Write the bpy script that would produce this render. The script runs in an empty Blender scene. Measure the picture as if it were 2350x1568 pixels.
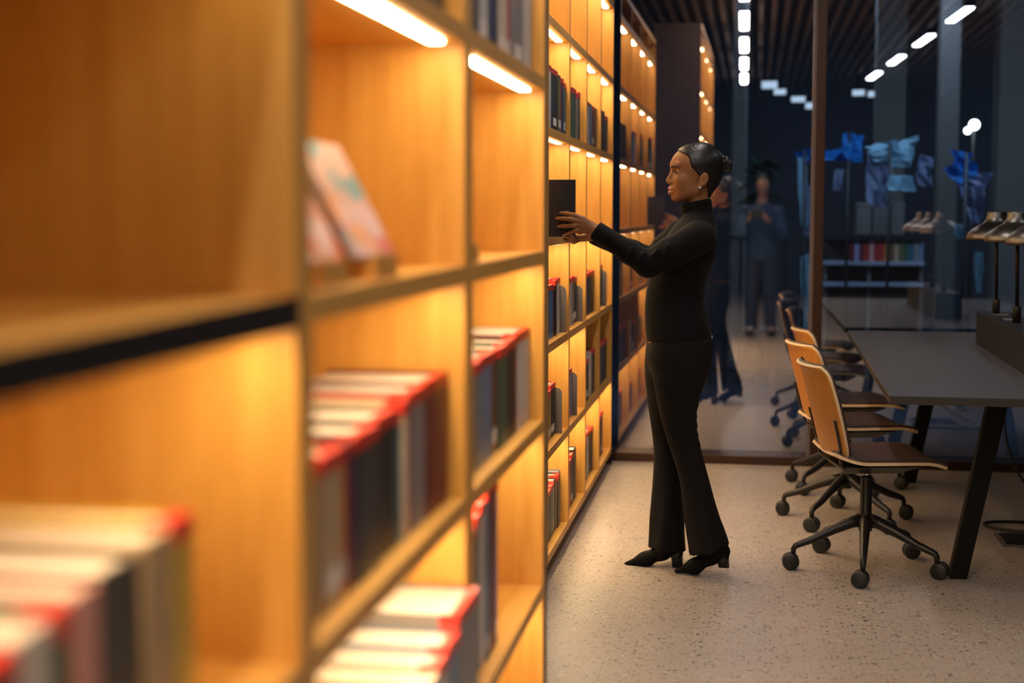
import bpy, bmesh, math, random
import numpy as np
from mathutils import Vector, Matrix, Euler

sc = bpy.context.scene
COL = sc.collection
random.seed(7)
PI = math.pi

# ------------------------------------------------------------------ camera
F_PX = 3264.0                      # 50 mm lens on a 36 mm wide sensor, photo 2350 px wide
CAM_H = 1.40
PITCH = math.atan(294.0 / F_PX)    # horizon 294 px above the centre
YAW = math.atan(562.0 * math.cos(PITCH) / F_PX)
cam_d = bpy.data.cameras.new('camera')
cam_d.sensor_width = 36.0
cam_d.lens = 36.0 * F_PX / 2350.0
cam_d.clip_start = 0.01
cam_d.dof.use_dof = True
cam_d.dof.focus_distance = 5.45
cam_d.dof.aperture_fstop = 1.65
cam_o = bpy.data.objects.new('camera', cam_d)
COL.objects.link(cam_o)
cam_o.location = (0, 0, CAM_H)
cam_o.rotation_euler = (PI / 2 - PITCH, 0, YAW)
sc.camera = cam_o

# ------------------------------------------------------------------ view, world
vs = sc.view_settings
vs.view_transform = 'Standard'
vs.look = 'None'
vs.gamma = 1.0
vs.use_curve_mapping = False
vs.exposure = 0.0
world = bpy.data.worlds.new('dusk')
sc.world = world
world.use_nodes = True
bgn = world.node_tree.nodes['Background']
bgn.inputs[0].default_value = (0.10, 0.22, 0.60, 1)
bgn.inputs[1].default_value = 0.05

LED_STRENGTH = 46.0
LED_COLOUR = (1.0, 0.76, 0.43)
CEIL_STRENGTH = 50.0
CEIL_COLOUR = (1.0, 0.90, 0.84)
HALL_FILL_STRENGTH = 66.0
GLASS_Y = 8.07
GLASS_R = 0.40

# ------------------------------------------------------------------ measuring helpers
_F = np.array([-math.sin(YAW) * math.cos(PITCH), math.cos(YAW) * math.cos(PITCH), -math.sin(PITCH)])
_R = np.array([math.cos(YAW), math.sin(YAW), 0.0])
_U = np.cross(_R, _F)


def at(px, py, Y):
    """world point seen at photo pixel (px, py) at distance Y along the room"""
    d = _F * F_PX + _R * (px - 1175.0) - _U * (py - 784.0)
    t = Y / d[1]
    return np.array([0, 0, CAM_H]) + d * t


# ------------------------------------------------------------------ materials
MATS = {}


def nmat(name):
    m = bpy.data.materials.new(name)
    m.use_nodes = True
    MATS[name] = m
    return m, m.node_tree, m.node_tree.nodes['Principled BSDF']


def plain(name, col, rough=0.5, metal=0.0, spec=0.5, bump=0.0, bscale=200.0, var=0.0, coat=0.0, vscale=6.0):
    m, nt, b = nmat(name)
    b.inputs['Base Color'].default_value = (*col, 1)
    b.inputs['Roughness'].default_value = rough
    b.inputs['Metallic'].default_value = metal
    b.inputs['Specular IOR Level'].default_value = spec
    if coat:
        b.inputs['Coat Weight'].default_value = coat
    tc = nt.nodes.new('ShaderNodeTexCoord')
    if var:
        n = nt.nodes.new('ShaderNodeTexNoise')
        n.inputs['Scale'].default_value = vscale
        n.inputs['Detail'].default_value = 4
        nt.links.new(tc.outputs['Object'], n.inputs['Vector'])
        mx = nt.nodes.new('ShaderNodeMix')
        mx.data_type = 'RGBA'
        mx.inputs['A'].default_value = (*[c * (1 - var) for c in col], 1)
        mx.inputs['B'].default_value = (*[min(1, c * (1 + var)) for c in col], 1)
        nt.links.new(n.outputs['Fac'], mx.inputs['Factor'])
        nt.links.new(mx.outputs['Result'], b.inputs['Base Color'])
    if bump:
        n = nt.nodes.new('ShaderNodeTexNoise')
        n.inputs['Scale'].default_value = bscale
        n.inputs['Detail'].default_value = 3
        nt.links.new(tc.outputs['Object'], n.inputs['Vector'])
        bp = nt.nodes.new('ShaderNodeBump')
        bp.inputs['Strength'].default_value = bump
        bp.inputs['Distance'].default_value = 0.002
        nt.links.new(n.outputs['Fac'], bp.inputs['Height'])
        nt.links.new(bp.outputs['Normal'], b.inputs['Normal'])
    return m


def wood(name, ca, cb, stretch=(14, 14, 0.9), rough=0.42):
    m, nt, b = nmat(name)
    tc = nt.nodes.new('ShaderNodeTexCoord')
    mp = nt.nodes.new('ShaderNodeMapping')
    mp.inputs['Scale'].default_value = stretch
    nt.links.new(tc.outputs['Object'], mp.inputs['Vector'])
    n = nt.nodes.new('ShaderNodeTexNoise')
    n.inputs['Scale'].default_value = 3.0
    n.inputs['Detail'].default_value = 6
    n.inputs['Roughness'].default_value = 0.6
    nt.links.new(mp.outputs['Vector'], n.inputs['Vector'])
    n2 = nt.nodes.new('ShaderNodeTexNoise')
    n2.inputs['Scale'].default_value = 26.0
    n2.inputs['Detail'].default_value = 3
    nt.links.new(mp.outputs['Vector'], n2.inputs['Vector'])
    add = nt.nodes.new('ShaderNodeMath')
    add.operation = 'MULTIPLY_ADD'
    nt.links.new(n2.outputs['Fac'], add.inputs[0])
    add.inputs[1].default_value = 0.35
    nt.links.new(n.outputs['Fac'], add.inputs[2])
    rp = nt.nodes.new('ShaderNodeValToRGB')
    rp.color_ramp.elements[0].position = 0.40
    rp.color_ramp.elements[0].color = (*ca, 1)
    rp.color_ramp.elements[1].position = 0.92
    rp.color_ramp.elements[1].color = (*cb, 1)
    nt.links.new(add.outputs[0], rp.inputs[0])
    nt.links.new(rp.outputs[0], b.inputs['Base Color'])
    b.inputs['Roughness'].default_value = rough
    b.inputs['Specular IOR Level'].default_value = 0.35
    bp = nt.nodes.new('ShaderNodeBump')
    bp.inputs['Strength'].default_value = 0.12
    bp.inputs['Distance'].default_value = 0.001
    nt.links.new(n2.outputs['Fac'], bp.inputs['Height'])
    nt.links.new(bp.outputs['Normal'], b.inputs['Normal'])
    return m


def emit(name, col, strength):
    m = bpy.data.materials.new(name)
    m.use_nodes = True
    nt = m.node_tree
    nt.nodes.clear()
    e = nt.nodes.new('ShaderNodeEmission')
    e.inputs[0].default_value = (*col, 1)
    e.inputs[1].default_value = strength
    o = nt.nodes.new('ShaderNodeOutputMaterial')
    nt.links.new(e.outputs[0], o.inputs[0])
    MATS[name] = m
    return m


def terrazzo():
    m, nt, b = nmat('terrazzo')
    tc = nt.nodes.new('ShaderNodeTexCoord')
    L = nt.links.new

    def chips(scale, lo, hi, seed):
        mp = nt.nodes.new('ShaderNodeMapping')
        mp.inputs['Location'].default_value = (seed, seed * 1.7, 0)
        L(tc.outputs['Object'], mp.inputs['Vector'])
        # wobble the coordinates so the chips are angular rather than round
        nz = nt.nodes.new('ShaderNodeTexNoise')
        nz.inputs['Scale'].default_value = scale * 1.3
        L(mp.outputs['Vector'], nz.inputs['Vector'])
        vm = nt.nodes.new('ShaderNodeVectorMath')
        vm.operation = 'MULTIPLY_ADD'
        L(nz.outputs['Color'], vm.inputs[0])
        vm.inputs[1].default_value = (0.6 / scale,) * 3
        L(mp.outputs['Vector'], vm.inputs[2])
        v = nt.nodes.new('ShaderNodeTexVoronoi')
        v.inputs['Scale'].default_value = scale
        L(vm.outputs[0], v.inputs['Vector'])
        sep = nt.nodes.new('ShaderNodeSeparateColor')
        L(v.outputs['Color'], sep.inputs[0])
        # chip size differs per cell
        th = nt.nodes.new('ShaderNodeMapRange')
        th.inputs['To Min'].default_value = lo
        th.inputs['To Max'].default_value = hi
        L(sep.outputs[0], th.inputs['Value'])
        lt = nt.nodes.new('ShaderNodeMath')
        lt.operation = 'LESS_THAN'
        L(v.outputs['Distance'], lt.inputs[0])
        L(th.outputs[0], lt.inputs[1])
        return lt, sep

    base = nt.nodes.new('ShaderNodeTexNoise')
    base.inputs['Scale'].default_value = 1.6
    base.inputs['Detail'].default_value = 5
    L(tc.outputs['Object'], base.inputs['Vector'])
    rp = nt.nodes.new('ShaderNodeValToRGB')
    rp.color_ramp.elements[0].position = 0.3
    rp.color_ramp.elements[0].color = (0.375, 0.312, 0.265, 1)
    rp.color_ramp.elements[1].position = 0.75
    rp.color_ramp.elements[1].color = (0.46, 0.388, 0.335, 1)
    L(base.outputs['Fac'], rp.inputs[0])
    col = rp.outputs[0]
    for scale, lo, hi, seed, c0, c1 in ((95, 0.05, 0.42, 1.3, (0.62, 0.55, 0.47), (0.36, 0.29, 0.24)),
                                        (58, -0.40, 0.44, 4.1, (0.09, 0.065, 0.055), (0.27, 0.20, 0.15)),
                                        (42, -0.95, 0.42, 9.7, (0.10, 0.07, 0.06), (0.62, 0.56, 0.50)),
                                        (100, -0.20, 0.44, 14.2, (0.14, 0.11, 0.09), (0.26, 0.20, 0.165))):
        lt, sep = chips(scale, lo, hi, seed)
        cr = nt.nodes.new('ShaderNodeMix')
        cr.data_type = 'RGBA'
        cr.inputs['A'].default_value = (*c0, 1)
        cr.inputs['B'].default_value = (*c1, 1)
        L(sep.outputs[1], cr.inputs['Factor'])
        mx = nt.nodes.new('ShaderNodeMix')
        mx.data_type = 'RGBA'
        L(lt.outputs[0], mx.inputs['Factor'])
        L(col, mx.inputs['A'])
        L(cr.outputs['Result'], mx.inputs['B'])
        col = mx.outputs['Result']
    L(col, b.inputs['Base Color'])
    b.inputs['Roughness'].default_value = 0.34
    b.inputs['Specular IOR Level'].default_value = 0.45
    return m


def glass_pane(name, refl, tint, rough=0.0):
    m = bpy.data.materials.new(name)
    m.use_nodes = True
    nt = m.node_tree
    nt.nodes.clear()
    o = nt.nodes.new('ShaderNodeOutputMaterial')
    mix = nt.nodes.new('ShaderNodeMixShader')
    tr = nt.nodes.new('ShaderNodeBsdfTransparent')
    tr.inputs[0].default_value = (*tint, 1)
    gl = nt.nodes.new('ShaderNodeBsdfGlossy')
    gl.inputs['Color'].default_value = (1, 0.96, 1.0, 1)
    gl.inputs['Roughness'].default_value = rough
    mix.inputs[0].default_value = refl
    nt.links.new(tr.outputs[0], mix.inputs[1])
    nt.links.new(gl.outputs[0], mix.inputs[2])
    nt.links.new(mix.outputs[0], o.inputs[0])
    MATS[name] = m
    return m


def knit(name, col, rib_axis_scale=420.0):
    m, nt, b = nmat(name)
    b.inputs['Base Color'].default_value = (*col, 1)
    b.inputs['Roughness'].default_value = 0.85
    b.inputs['Specular IOR Level'].default_value = 0.18
    b.inputs['Sheen Weight'].default_value = 0.03
    b.inputs['Sheen Roughness'].default_value = 0.45
    tc = nt.nodes.new('ShaderNodeTexCoord')
    w = nt.nodes.new('ShaderNodeTexWave')
    w.wave_type = 'BANDS'
    w.bands_direction = 'DIAGONAL'
    w.inputs['Scale'].default_value = 150.0
    w.inputs['Distortion'].default_value = 1.0
    nt.links.new(tc.outputs['Object'], w.inputs['Vector'])
    bp = nt.nodes.new('ShaderNodeBump')
    bp.inputs['Strength'].default_value = 0.16
    bp.inputs['Distance'].default_value = 0.002
    nt.links.new(w.outputs['Fac'], bp.inputs['Height'])
    nt.links.new(bp.outputs['Normal'], b.inputs['Normal'])
    return m


wood('oak', (0.60, 0.290, 0.055), (0.76, 0.415, 0.100))
wood('oak_flat', (0.60, 0.290, 0.055), (0.76, 0.415, 0.100), stretch=(14, 0.9, 14))
wood('plywood', (0.52, 0.205, 0.034), (0.64, 0.28, 0.06), stretch=(16, 16, 1.2), rough=0.35)
wood('ply_edge', (0.72, 0.52, 0.30), (0.82, 0.62, 0.38), stretch=(3, 3, 60), rough=0.5)
wood('slat_wood', (0.10, 0.085, 0.075), (0.15, 0.125, 0.11), stretch=(14, 0.9, 14), rough=0.6)
wood('walnut_panel', (0.085, 0.050, 0.036), (0.13, 0.078, 0.055), stretch=(10, 10, 0.7), rough=0.55)
terrazzo()
emit('led', LED_COLOUR, LED_STRENGTH)
emit('ceiling_led', CEIL_COLOUR, CEIL_STRENGTH)
emit('hall_fill_lamp', (0.72, 0.85, 1.0), HALL_FILL_STRENGTH)
emit('mirrored_light_panel', (0.90, 0.95, 1.0), 1.3)
emit('ceiling_led_soft', (0.88, 0.94, 1.0), CEIL_STRENGTH * 0.46)
emit('led_soft', LED_COLOUR, LED_STRENGTH * 0.24)
emit('globe_lamp', (1.0, 0.93, 0.75), 14.0)
glass_pane('glass', GLASS_R, (0.62, 0.80, 1.0))
plain('black_edge_and_shade', (0.008, 0.007, 0.008), 0.4)
plain('plinth', (0.045, 0.030, 0.022), 0.6, var=0.2)
plain('bronze_frame', (0.050, 0.021, 0.010), 0.38, metal=0.35, var=0.08)
plain('pale_strip', (0.16, 0.13, 0.13), 0.3)
plain('dark_wall', (0.05, 0.052, 0.065), 0.8, var=0.12)
plain('blue_wall', (0.10, 0.105, 0.135), 0.7, var=0.15)
plain('concrete', (0.125, 0.112, 0.104), 0.85, var=0.15, bump=0.3, bscale=40)
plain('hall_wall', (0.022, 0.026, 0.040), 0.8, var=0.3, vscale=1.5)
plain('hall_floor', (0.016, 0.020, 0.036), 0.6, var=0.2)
plain('ceiling_dark', (0.018, 0.017, 0.018), 0.8)
plain('table_lino', (0.064, 0.065, 0.078), 0.50, spec=0.45, bump=0.05, bscale=900)
plain('table_edge', (0.030, 0.026, 0.024), 0.5)
plain('console_black', (0.010, 0.010, 0.014), 0.6, spec=0.25)
plain('leg_black', (0.006, 0.005, 0.0045), 0.55, spec=0.15)
plain('chair_metal', (0.020, 0.017, 0.016), 0.36, metal=0.3)
plain('caster_black', (0.013, 0.0125, 0.0125), 0.42)
plain('chrome', (0.75, 0.70, 0.62), 0.18, metal=1.0)
plain('lamp_bronze', (0.17, 0.158, 0.142), 0.36, metal=1.0)
plain('lamp_pole', (0.035, 0.026, 0.018), 0.45, metal=0.6)
plain('upholstery', (0.060, 0.030, 0.024), 0.55, bump=0.25, bscale=700, var=0.1)
plain('rubber_cable', (0.010, 0.010, 0.010), 0.5)
plain('pages', (0.60, 0.53, 0.46), 0.8, bump=0.4, bscale=500, var=0.06)
plain('red_tape', (0.62, 0.035, 0.02), 0.42)
plain('bookend_grey', (0.16, 0.14, 0.135), 0.45, metal=0.2)
plain('white_label', (0.75, 0.72, 0.68), 0.6)
plain('skin', (0.335, 0.138, 0.054), 0.50, spec=0.35, var=0.06, vscale=30)
plain('skin_pale', (0.42, 0.25, 0.18), 0.5, var=0.06)
plain('lip', (0.42, 0.125, 0.115), 0.34, spec=0.5)
plain('hair_black', (0.012, 0.009, 0.0075), 0.36, spec=0.42)
plain('brow', (0.015, 0.009, 0.007), 0.7)
plain('eye_white', (0.62, 0.56, 0.50), 0.15)
plain('iris', (0.02, 0.011, 0.007), 0.1)
plain('nail', (0.82, 0.66, 0.58), 0.2)
plain('gold', (0.85, 0.55, 0.18), 0.2, metal=1.0)
plain('pearl', (0.85, 0.80, 0.76), 0.15, coat=0.5)
knit('sweater_knit', (0.0056, 0.0049, 0.0053))
plain('trouser_cloth', (0.0080, 0.0062, 0.0060), 0.78, bump=0.3, bscale=900, spec=0.2)
plain('boot_suede', (0.006, 0.0055, 0.0055), 0.75, spec=0.15, bump=0.2, bscale=600)
plain('boot_heel', (0.006, 0.006, 0.006), 0.25)
plain('shirt_blue', (0.015, 0.05, 0.13), 0.8, var=0.5, vscale=14)
plain('jeans', (0.02, 0.03, 0.06), 0.8)
plain('camera_body', (0.010, 0.010, 0.010), 0.4)
plain('leaf', (0.035, 0.12, 0.045), 0.5, var=0.4, vscale=20)
plain('pot', (0.10, 0.09, 0.085), 0.6)
plain('sheet_blue', (0.012, 0.30, 0.85), 0.55, var=0.25, vscale=5)
plain('sheet_pale', (0.38, 0.66, 0.80), 0.55, var=0.25, vscale=5)
plain('sheet_lilac', (0.36, 0.42, 0.62), 0.55, var=0.25, vscale=5)
plain('display_white', (0.34, 0.38, 0.48), 0.6)
plain('display_black', (0.012, 0.012, 0.014), 0.5)
plain('display_board', (0.14, 0.12, 0.11), 0.7, var=0.2)


def colour_mat(rgb, rough=0.45):
    key = 'cover_%02x%02x%02x' % tuple(int(255 * c) for c in rgb)
    if key in MATS:
        return MATS[key]
    return plain(key, rgb, rough, var=0.12, vscale=25)


# ------------------------------------------------------------------ mesh helpers
def box(bm, x0, x1, y0, y1, z0, z1, mi=0):
    x0, x1 = min(x0, x1), max(x0, x1)
    y0, y1 = min(y0, y1), max(y0, y1)
    z0, z1 = min(z0, z1), max(z0, z1)
    v = [bm.verts.new((x, y, z)) for x in (x0, x1) for y in (y0, y1) for z in (z0, z1)]
    for f in ((0, 1, 3, 2), (4, 6, 7, 5), (0, 4, 5, 1), (2, 3, 7, 6), (0, 2, 6, 4), (1, 5, 7, 3)):
        fc = bm.faces.new([v[i] for i in f])
        fc.material_index = mi
    return v


def frame_of(d):
    d = Vector(d).normalized()
    a = Vector((0, 0, 1)) if abs(d.z) < 0.9 else Vector((1, 0, 0))
    u = d.cross(a).normalized()
    w = d.cross(u).normalized()
    return u, w


def tube(bm, pts, rad, seg=10, caps=True, mi=0):
    pts = [Vector(p) for p in pts]
    if not hasattr(rad, '__len__'):
        rad = [rad] * len(pts)
    rings = []
    u = None
    for i, p in enumerate(pts):
        d = (pts[min(i + 1, len(pts) - 1)] - pts[max(i - 1, 0)]).normalized()
        if u is None:
            u, w = frame_of(d)
        else:
            u = (u - d * u.dot(d)).normalized()
            w = d.cross(u).normalized()
        rings.append([bm.verts.new(p + (u * math.cos(2 * PI * k / seg) + w * math.sin(2 * PI * k / seg)) * rad[i]) for k in range(seg)])
    for a, b in zip(rings[:-1], rings[1:]):
        for k in range(seg):
            f = bm.faces.new((a[k], a[(k + 1) % seg], b[(k + 1) % seg], b[k]))
            f.smooth = True
            f.material_index = mi
    if caps:
        for rg in (rings[0][::-1], rings[-1]):
            f = bm.faces.new(rg)
            f.material_index = mi


def lathe(bm, prof, seg=32, centre=(0, 0, 0), axis='z', mi=0):
    """prof: list of (radius, height)"""
    c = Vector(centre)
    rings = []
    for r, h in prof:
        ring = []
        for k in range(seg):
            a = 2 * PI * k / seg
            if axis == 'z':
                p = Vector((r * math.cos(a), r * math.sin(a), h))
            elif axis == 'y':
                p = Vector((r * math.cos(a), h, r * math.sin(a)))
            else:
                p = Vector((h, r * math.cos(a), r * math.sin(a)))
            ring.append(bm.verts.new(c + p))
        rings.append(ring)
    for a, b in zip(rings[:-1], rings[1:]):
        for k in range(seg):
            f = bm.faces.new((a[k], a[(k + 1) % seg], b[(k + 1) % seg], b[k]))
            f.smooth = True
            f.material_index = mi
    return rings


def finish(bm, bevel=0.0, seg=2, recalc=True):
    if recalc:
        bmesh.ops.recalc_face_normals(bm, faces=bm.faces[:])
    if bevel:
        bmesh.ops.bevel(bm, geom=[e for e in bm.edges if e.calc_face_angle(0) > 0.6], offset=bevel, segments=seg, profile=0.5, affect='EDGES')
    return bm


def obj(name, bm, mat, parent=None, bevel=0.0, seg=2, smooth=False, recalc=True):
    if isinstance(bm, bmesh.types.BMesh):
        finish(bm, bevel, seg, recalc)
        me = bpy.data.meshes.new(name)
        bm.to_mesh(me)
        bm.free()
    else:
        me = bm
    mats = mat if isinstance(mat, (list, tuple)) else [mat]
    if not me.materials:
        for q in mats:
            me.materials.append(MATS[q] if isinstance(q, str) else q)
    if smooth:
        for p in me.polygons:
            p.use_smooth = True
    o = bpy.data.objects.new(name, me)
    COL.objects.link(o)
    if parent:
        o.parent = parent
    return o


def part_box(name, b6, mat, parent, bevel=0.0):
    bm = bmesh.new()
    box(bm, *b6)
    return obj(name, bm, mat, parent, bevel)


def thing(name, label, cat, loc=(0, 0, 0), rotz=0.0, group=None):
    o = bpy.data.objects.new(name, None)
    o.empty_display_size = 0.1
    COL.objects.link(o)
    o.location = loc
    o.rotation_euler = (0, 0, rotz)
    return tag(o, label, cat, group)


def tag(o, label, cat, group=None):
    o['label'] = label
    o['category'] = cat
    if group:
        o['group'] = group
    return o


def struct(name, bm, mat, parent=None, bevel=0.0):
    o = obj(name, bm, mat, parent, bevel)
    o['kind'] = 'structure'
    return o


def copy_tree(o, parent=None):
    c = o.copy()
    COL.objects.link(c)
    c.parent = parent
    for ch in list(o.children):
        copy_tree(ch, c)
    return c


# ------------------------------------------------------------------ signed-distance modelling (for bodies and clothes)
def surface_nets(fn, lo, hi, h):
    lo = np.array(lo, float)
    hi = np.array(hi, float)
    n = np.ceil((hi - lo) / h).astype(int) + 1
    ax = [lo[i] + h * np.arange(n[i]) for i in range(3)]
    X, Y, Z = np.meshgrid(*ax, indexing='ij', sparse=True)
    S = np.asarray(fn(X, Y, Z), dtype=np.float32)
    S = np.broadcast_to(S, tuple(n)).copy()
    ins = S < 0
    nc = n - 1
    acc = np.zeros((*nc, 3), np.float32)
    cnt = np.zeros(tuple(nc), np.int32)
    quads_src = []
    for a in range(3):
        s0 = [slice(None)] * 3
        s1 = [slice(None)] * 3
        s0[a] = slice(0, -1)
        s1[a] = slice(1, None)
        m = ins[tuple(s0)] != ins[tuple(s1)]
        idx = np.argwhere(m)
        if len(idx) == 0:
            continue
        f0 = S[tuple(s0)][m]
        f1 = S[tuple(s1)][m]
        t = f0 / (f0 - f1)
        pos = idx.astype(np.float32)
        pos[:, a] += t
        b, c = (a + 1) % 3, (a + 2) % 3
        for db in (-1, 0):
            for dc in (-1, 0):
                q = idx.copy()
                q[:, b] += db
                q[:, c] += dc
                ok = np.all((q >= 0) & (q < nc), axis=1)
                np.add.at(acc, tuple(q[ok].T), pos[ok])
                np.add.at(cnt, tuple(q[ok].T), 1)
        quads_src.append((a, idx, ins[tuple(s0)][m]))
    vid = -np.ones(tuple(nc), np.int64)
    cells = np.argwhere(cnt > 0)
    vid[tuple(cells.T)] = np.arange(len(cells))
    V = acc[tuple(cells.T)] / cnt[tuple(cells.T)][:, None] * h + lo
    faces = []
    for a, idx, inside0 in quads_src:
        b, c = (a + 1) % 3, (a + 2) % 3
        ok = (idx[:, b] > 0) & (idx[:, c] > 0) & (idx[:, b] < nc[b]) & (idx[:, c] < nc[c])
        idx, inside0 = idx[ok], inside0[ok]

        def g(db, dc):
            q = idx.copy()
            q[:, b] += db
            q[:, c] += dc
            return vid[tuple(q.T)]
        q4 = np.stack([g(-1, -1), g(0, -1), g(0, 0), g(-1, 0)], 1)
        q4[~inside0] = q4[~inside0][:, ::-1]
        faces.append(q4)
    Q = np.concatenate(faces)
    return V, Q


def mesh_of(name, V, Q, smooth_iter=2):
    if smooth_iter:
        E = np.concatenate([Q[:, [0, 1]], Q[:, [1, 2]], Q[:, [2, 3]], Q[:, [3, 0]]])
        for _ in range(smooth_iter):
            s = np.zeros_like(V)
            k = np.zeros(len(V))
            np.add.at(s, E[:, 0], V[E[:, 1]])
            np.add.at(s, E[:, 1], V[E[:, 0]])
            np.add.at(k, E[:, 0], 1)
            np.add.at(k, E[:, 1], 1)
            V = V * 0.5 + 0.5 * s / np.maximum(k, 1)[:, None]
    me = bpy.data.meshes.new(name)
    me.vertices.add(len(V))
    me.vertices.foreach_set('co', V.astype(np.float32).ravel())
    me.loops.add(Q.size)
    me.loops.foreach_set('vertex_index', Q.astype(np.int32).ravel())
    me.polygons.add(len(Q))
    me.polygons.foreach_set('loop_start', np.arange(0, Q.size, 4, dtype=np.int32))
    me.polygons.foreach_set('use_smooth', np.ones(len(Q), bool))
    me.update(calc_edges=True)
    me.validate()
    return me


def smin(a, b, k):
    h = np.clip(0.5 + 0.5 * (b - a) / k, 0, 1)
    return b + (a - b) * h - k * h * (1 - h)


def smax(a, b, k):
    return -smin(-a, -b, k)


def s_ell(X, Y, Z, c, r):
    k0 = np.sqrt(((X - c[0]) / r[0]) ** 2 + ((Y - c[1]) / r[1]) ** 2 + ((Z - c[2]) / r[2]) ** 2) + 1e-9
    k1 = np.sqrt(((X - c[0]) / r[0] ** 2) ** 2 + ((Y - c[1]) / r[1] ** 2) ** 2 + ((Z - c[2]) / r[2] ** 2) ** 2) + 1e-9
    return k0 * (k0 - 1) / k1


def s_cone(X, Y, Z, a, b, ra, rb):
    """capsule tapering from ra at a to rb at b"""
    a = np.array(a, float)
    b = np.array(b, float)
    d = b - a
    L2 = float(d @ d)
    t = ((X - a[0]) * d[0] + (Y - a[1]) * d[1] + (Z - a[2]) * d[2]) / L2
    t = np.clip(t, 0, 1)
    return np.sqrt((X - a[0] - t * d[0]) ** 2 + (Y - a[1] - t * d[1]) ** 2 + (Z - a[2] - t * d[2]) ** 2) - (ra + (rb - ra) * t)


def s_chain(X, Y, Z, pts, k=0.012):
    """pts: list of (x,y,z,r)"""
    out = None
    for p, q in zip(pts[:-1], pts[1:]):
        s = s_cone(X, Y, Z, p[:3], q[:3], p[3], q[3])
        out = s if out is None else smin(out, s, k)
    return out


def s_stack(X, Y, Z, rows):
    """stack of ellipses along z: rows of (z, cx, cy, rx, ry), z ascending"""
    rows = sorted(rows)
    R = np.array(rows)
    zz = Z
    cx, cy, rx, ry = [np.interp(zz, R[:, 0], R[:, i]) for i in (1, 2, 3, 4)]
    k = np.sqrt(((X - cx) / rx) ** 2 + ((Y - cy) / ry) ** 2)
    d = (k - 1) * np.minimum(rx, ry)
    return np.maximum(np.maximum(d, zz - R[-1, 0]), R[0, 0] - zz)

# ================================================================== the room
RX0, RX1, RY0 = -1.17, 6.0, -9.0
CEIL_Z = 3.46
bm = bmesh.new()
box(bm, RX0 - 0.3, RX1 + 0.3, RY0 - 0.3, GLASS_Y + 0.03, -0.1, 0.0)
struct('floor', bm, 'terrazzo')
bm = bmesh.new()
box(bm, RX0 - 0.3, RX1 + 0.3, RY0 - 0.3, GLASS_Y + 0.03, CEIL_Z, CEIL_Z + 0.1)
ceiling = struct('ceiling', bm, 'ceiling_dark')
sl_me = bpy.data.meshes.new('slat')
bm = bmesh.new()
box(bm, -0.022, 0.022, RY0, GLASS_Y - 0.06, -0.045, 0.045)
bm.to_mesh(sl_me)
bm.free()
sl_me.materials.append(MATS['slat_wood'])
x = RX0 + 0.06
while x < RX1:
    o = bpy.data.objects.new('ceiling_slat', sl_me)
    COL.objects.link(o)
    o.parent = ceiling
    o.location = (x, 0, CEIL_Z - 0.047)
    x += 0.125
for nm, b6, m in (('wall_left', (RX0 - 0.2, RX0, RY0 - 0.2, GLASS_Y + 0.03, 0, CEIL_Z), 'blue_wall'),
                  ('wall_right', (RX1, RX1 + 0.2, RY0 - 0.2, GLASS_Y + 0.03, 0, CEIL_Z), 'dark_wall'),
                  ('wall_back', (RX0 - 0.2, RX1 + 0.2, RY0 - 0.2, RY0, 0, CEIL_Z), 'dark_wall')):
    bm = bmesh.new()
    box(bm, *b6)
    struct(nm, bm, m)

# ---- glass wall: bottom rail, mullions, panes
win = bpy.data.objects.new('window_1', None)
COL.objects.link(win)
win['kind'] = 'structure'
part_box('window_sill', (RX0, RX1, 7.968, 8.10, 0, 0.048), 'bronze_frame', win, 0.002)
part_box('head_rail', (RX0, RX1, 7.968, 8.10, CEIL_Z - 0.10, CEIL_Z), 'bronze_frame', win)
mull = [-1.16, 0.334, 1.95, 3.56, 5.17]
for mx_ in mull:
    part_box('mullion', (mx_ - 0.026, mx_ + 0.026, 7.970, 8.10, 0.048, CEIL_Z - 0.10), 'bronze_frame', win, 0.002)
    part_box('mullion_side_strip', (mx_ - 0.041, mx_ - 0.026, 7.990, 8.09, 0.048, CEIL_Z - 0.10), 'pale_strip', win)  # lighter grey strip along the mullion's left side
edges = mull + [RX1]
for a, b in zip(edges[:-1], edges[1:]):
    bm = bmesh.new()
    v = [bm.verts.new(p) for p in ((a + 0.02, GLASS_Y, 0.04), (b - 0.02, GLASS_Y, 0.04), (b - 0.02, GLASS_Y, CEIL_Z - 0.08), (a + 0.02, GLASS_Y, CEIL_Z - 0.08))]
    bm.faces.new(v)
    obj('glass_pane', bm, 'glass', win, recalc=False)

# ---- linear ceiling lights
light_me = None


def ceiling_light(x, y, rz, L, label, mat='ceiling_led'):
    t = thing('linear_ceiling_light', label, 'ceiling light', (x, y, 3.30), rz, 'linear ceiling lights')
    bm = bmesh.new()
    box(bm, -0.048, 0.048, -L / 2, L / 2, 0.004, 0.06)
    obj('housing', bm, 'leg_black', t, 0.004)
    bm = bmesh.new()
    box(bm, -0.04, 0.04, -L / 2 + 0.01, L / 2 - 0.01, -0.008, 0.0035)
    obj('diffuser', bm, mat, t)
    for s in (-1, 1):
        bm = bmesh.new()
        tube(bm, [(0, s * L * 0.35, 0.06), (0, s * L * 0.35, CEIL_Z - 3.30 - 0.002)], 0.004, 6)
        obj('suspension_rod', bm, 'leg_black', t)


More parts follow.
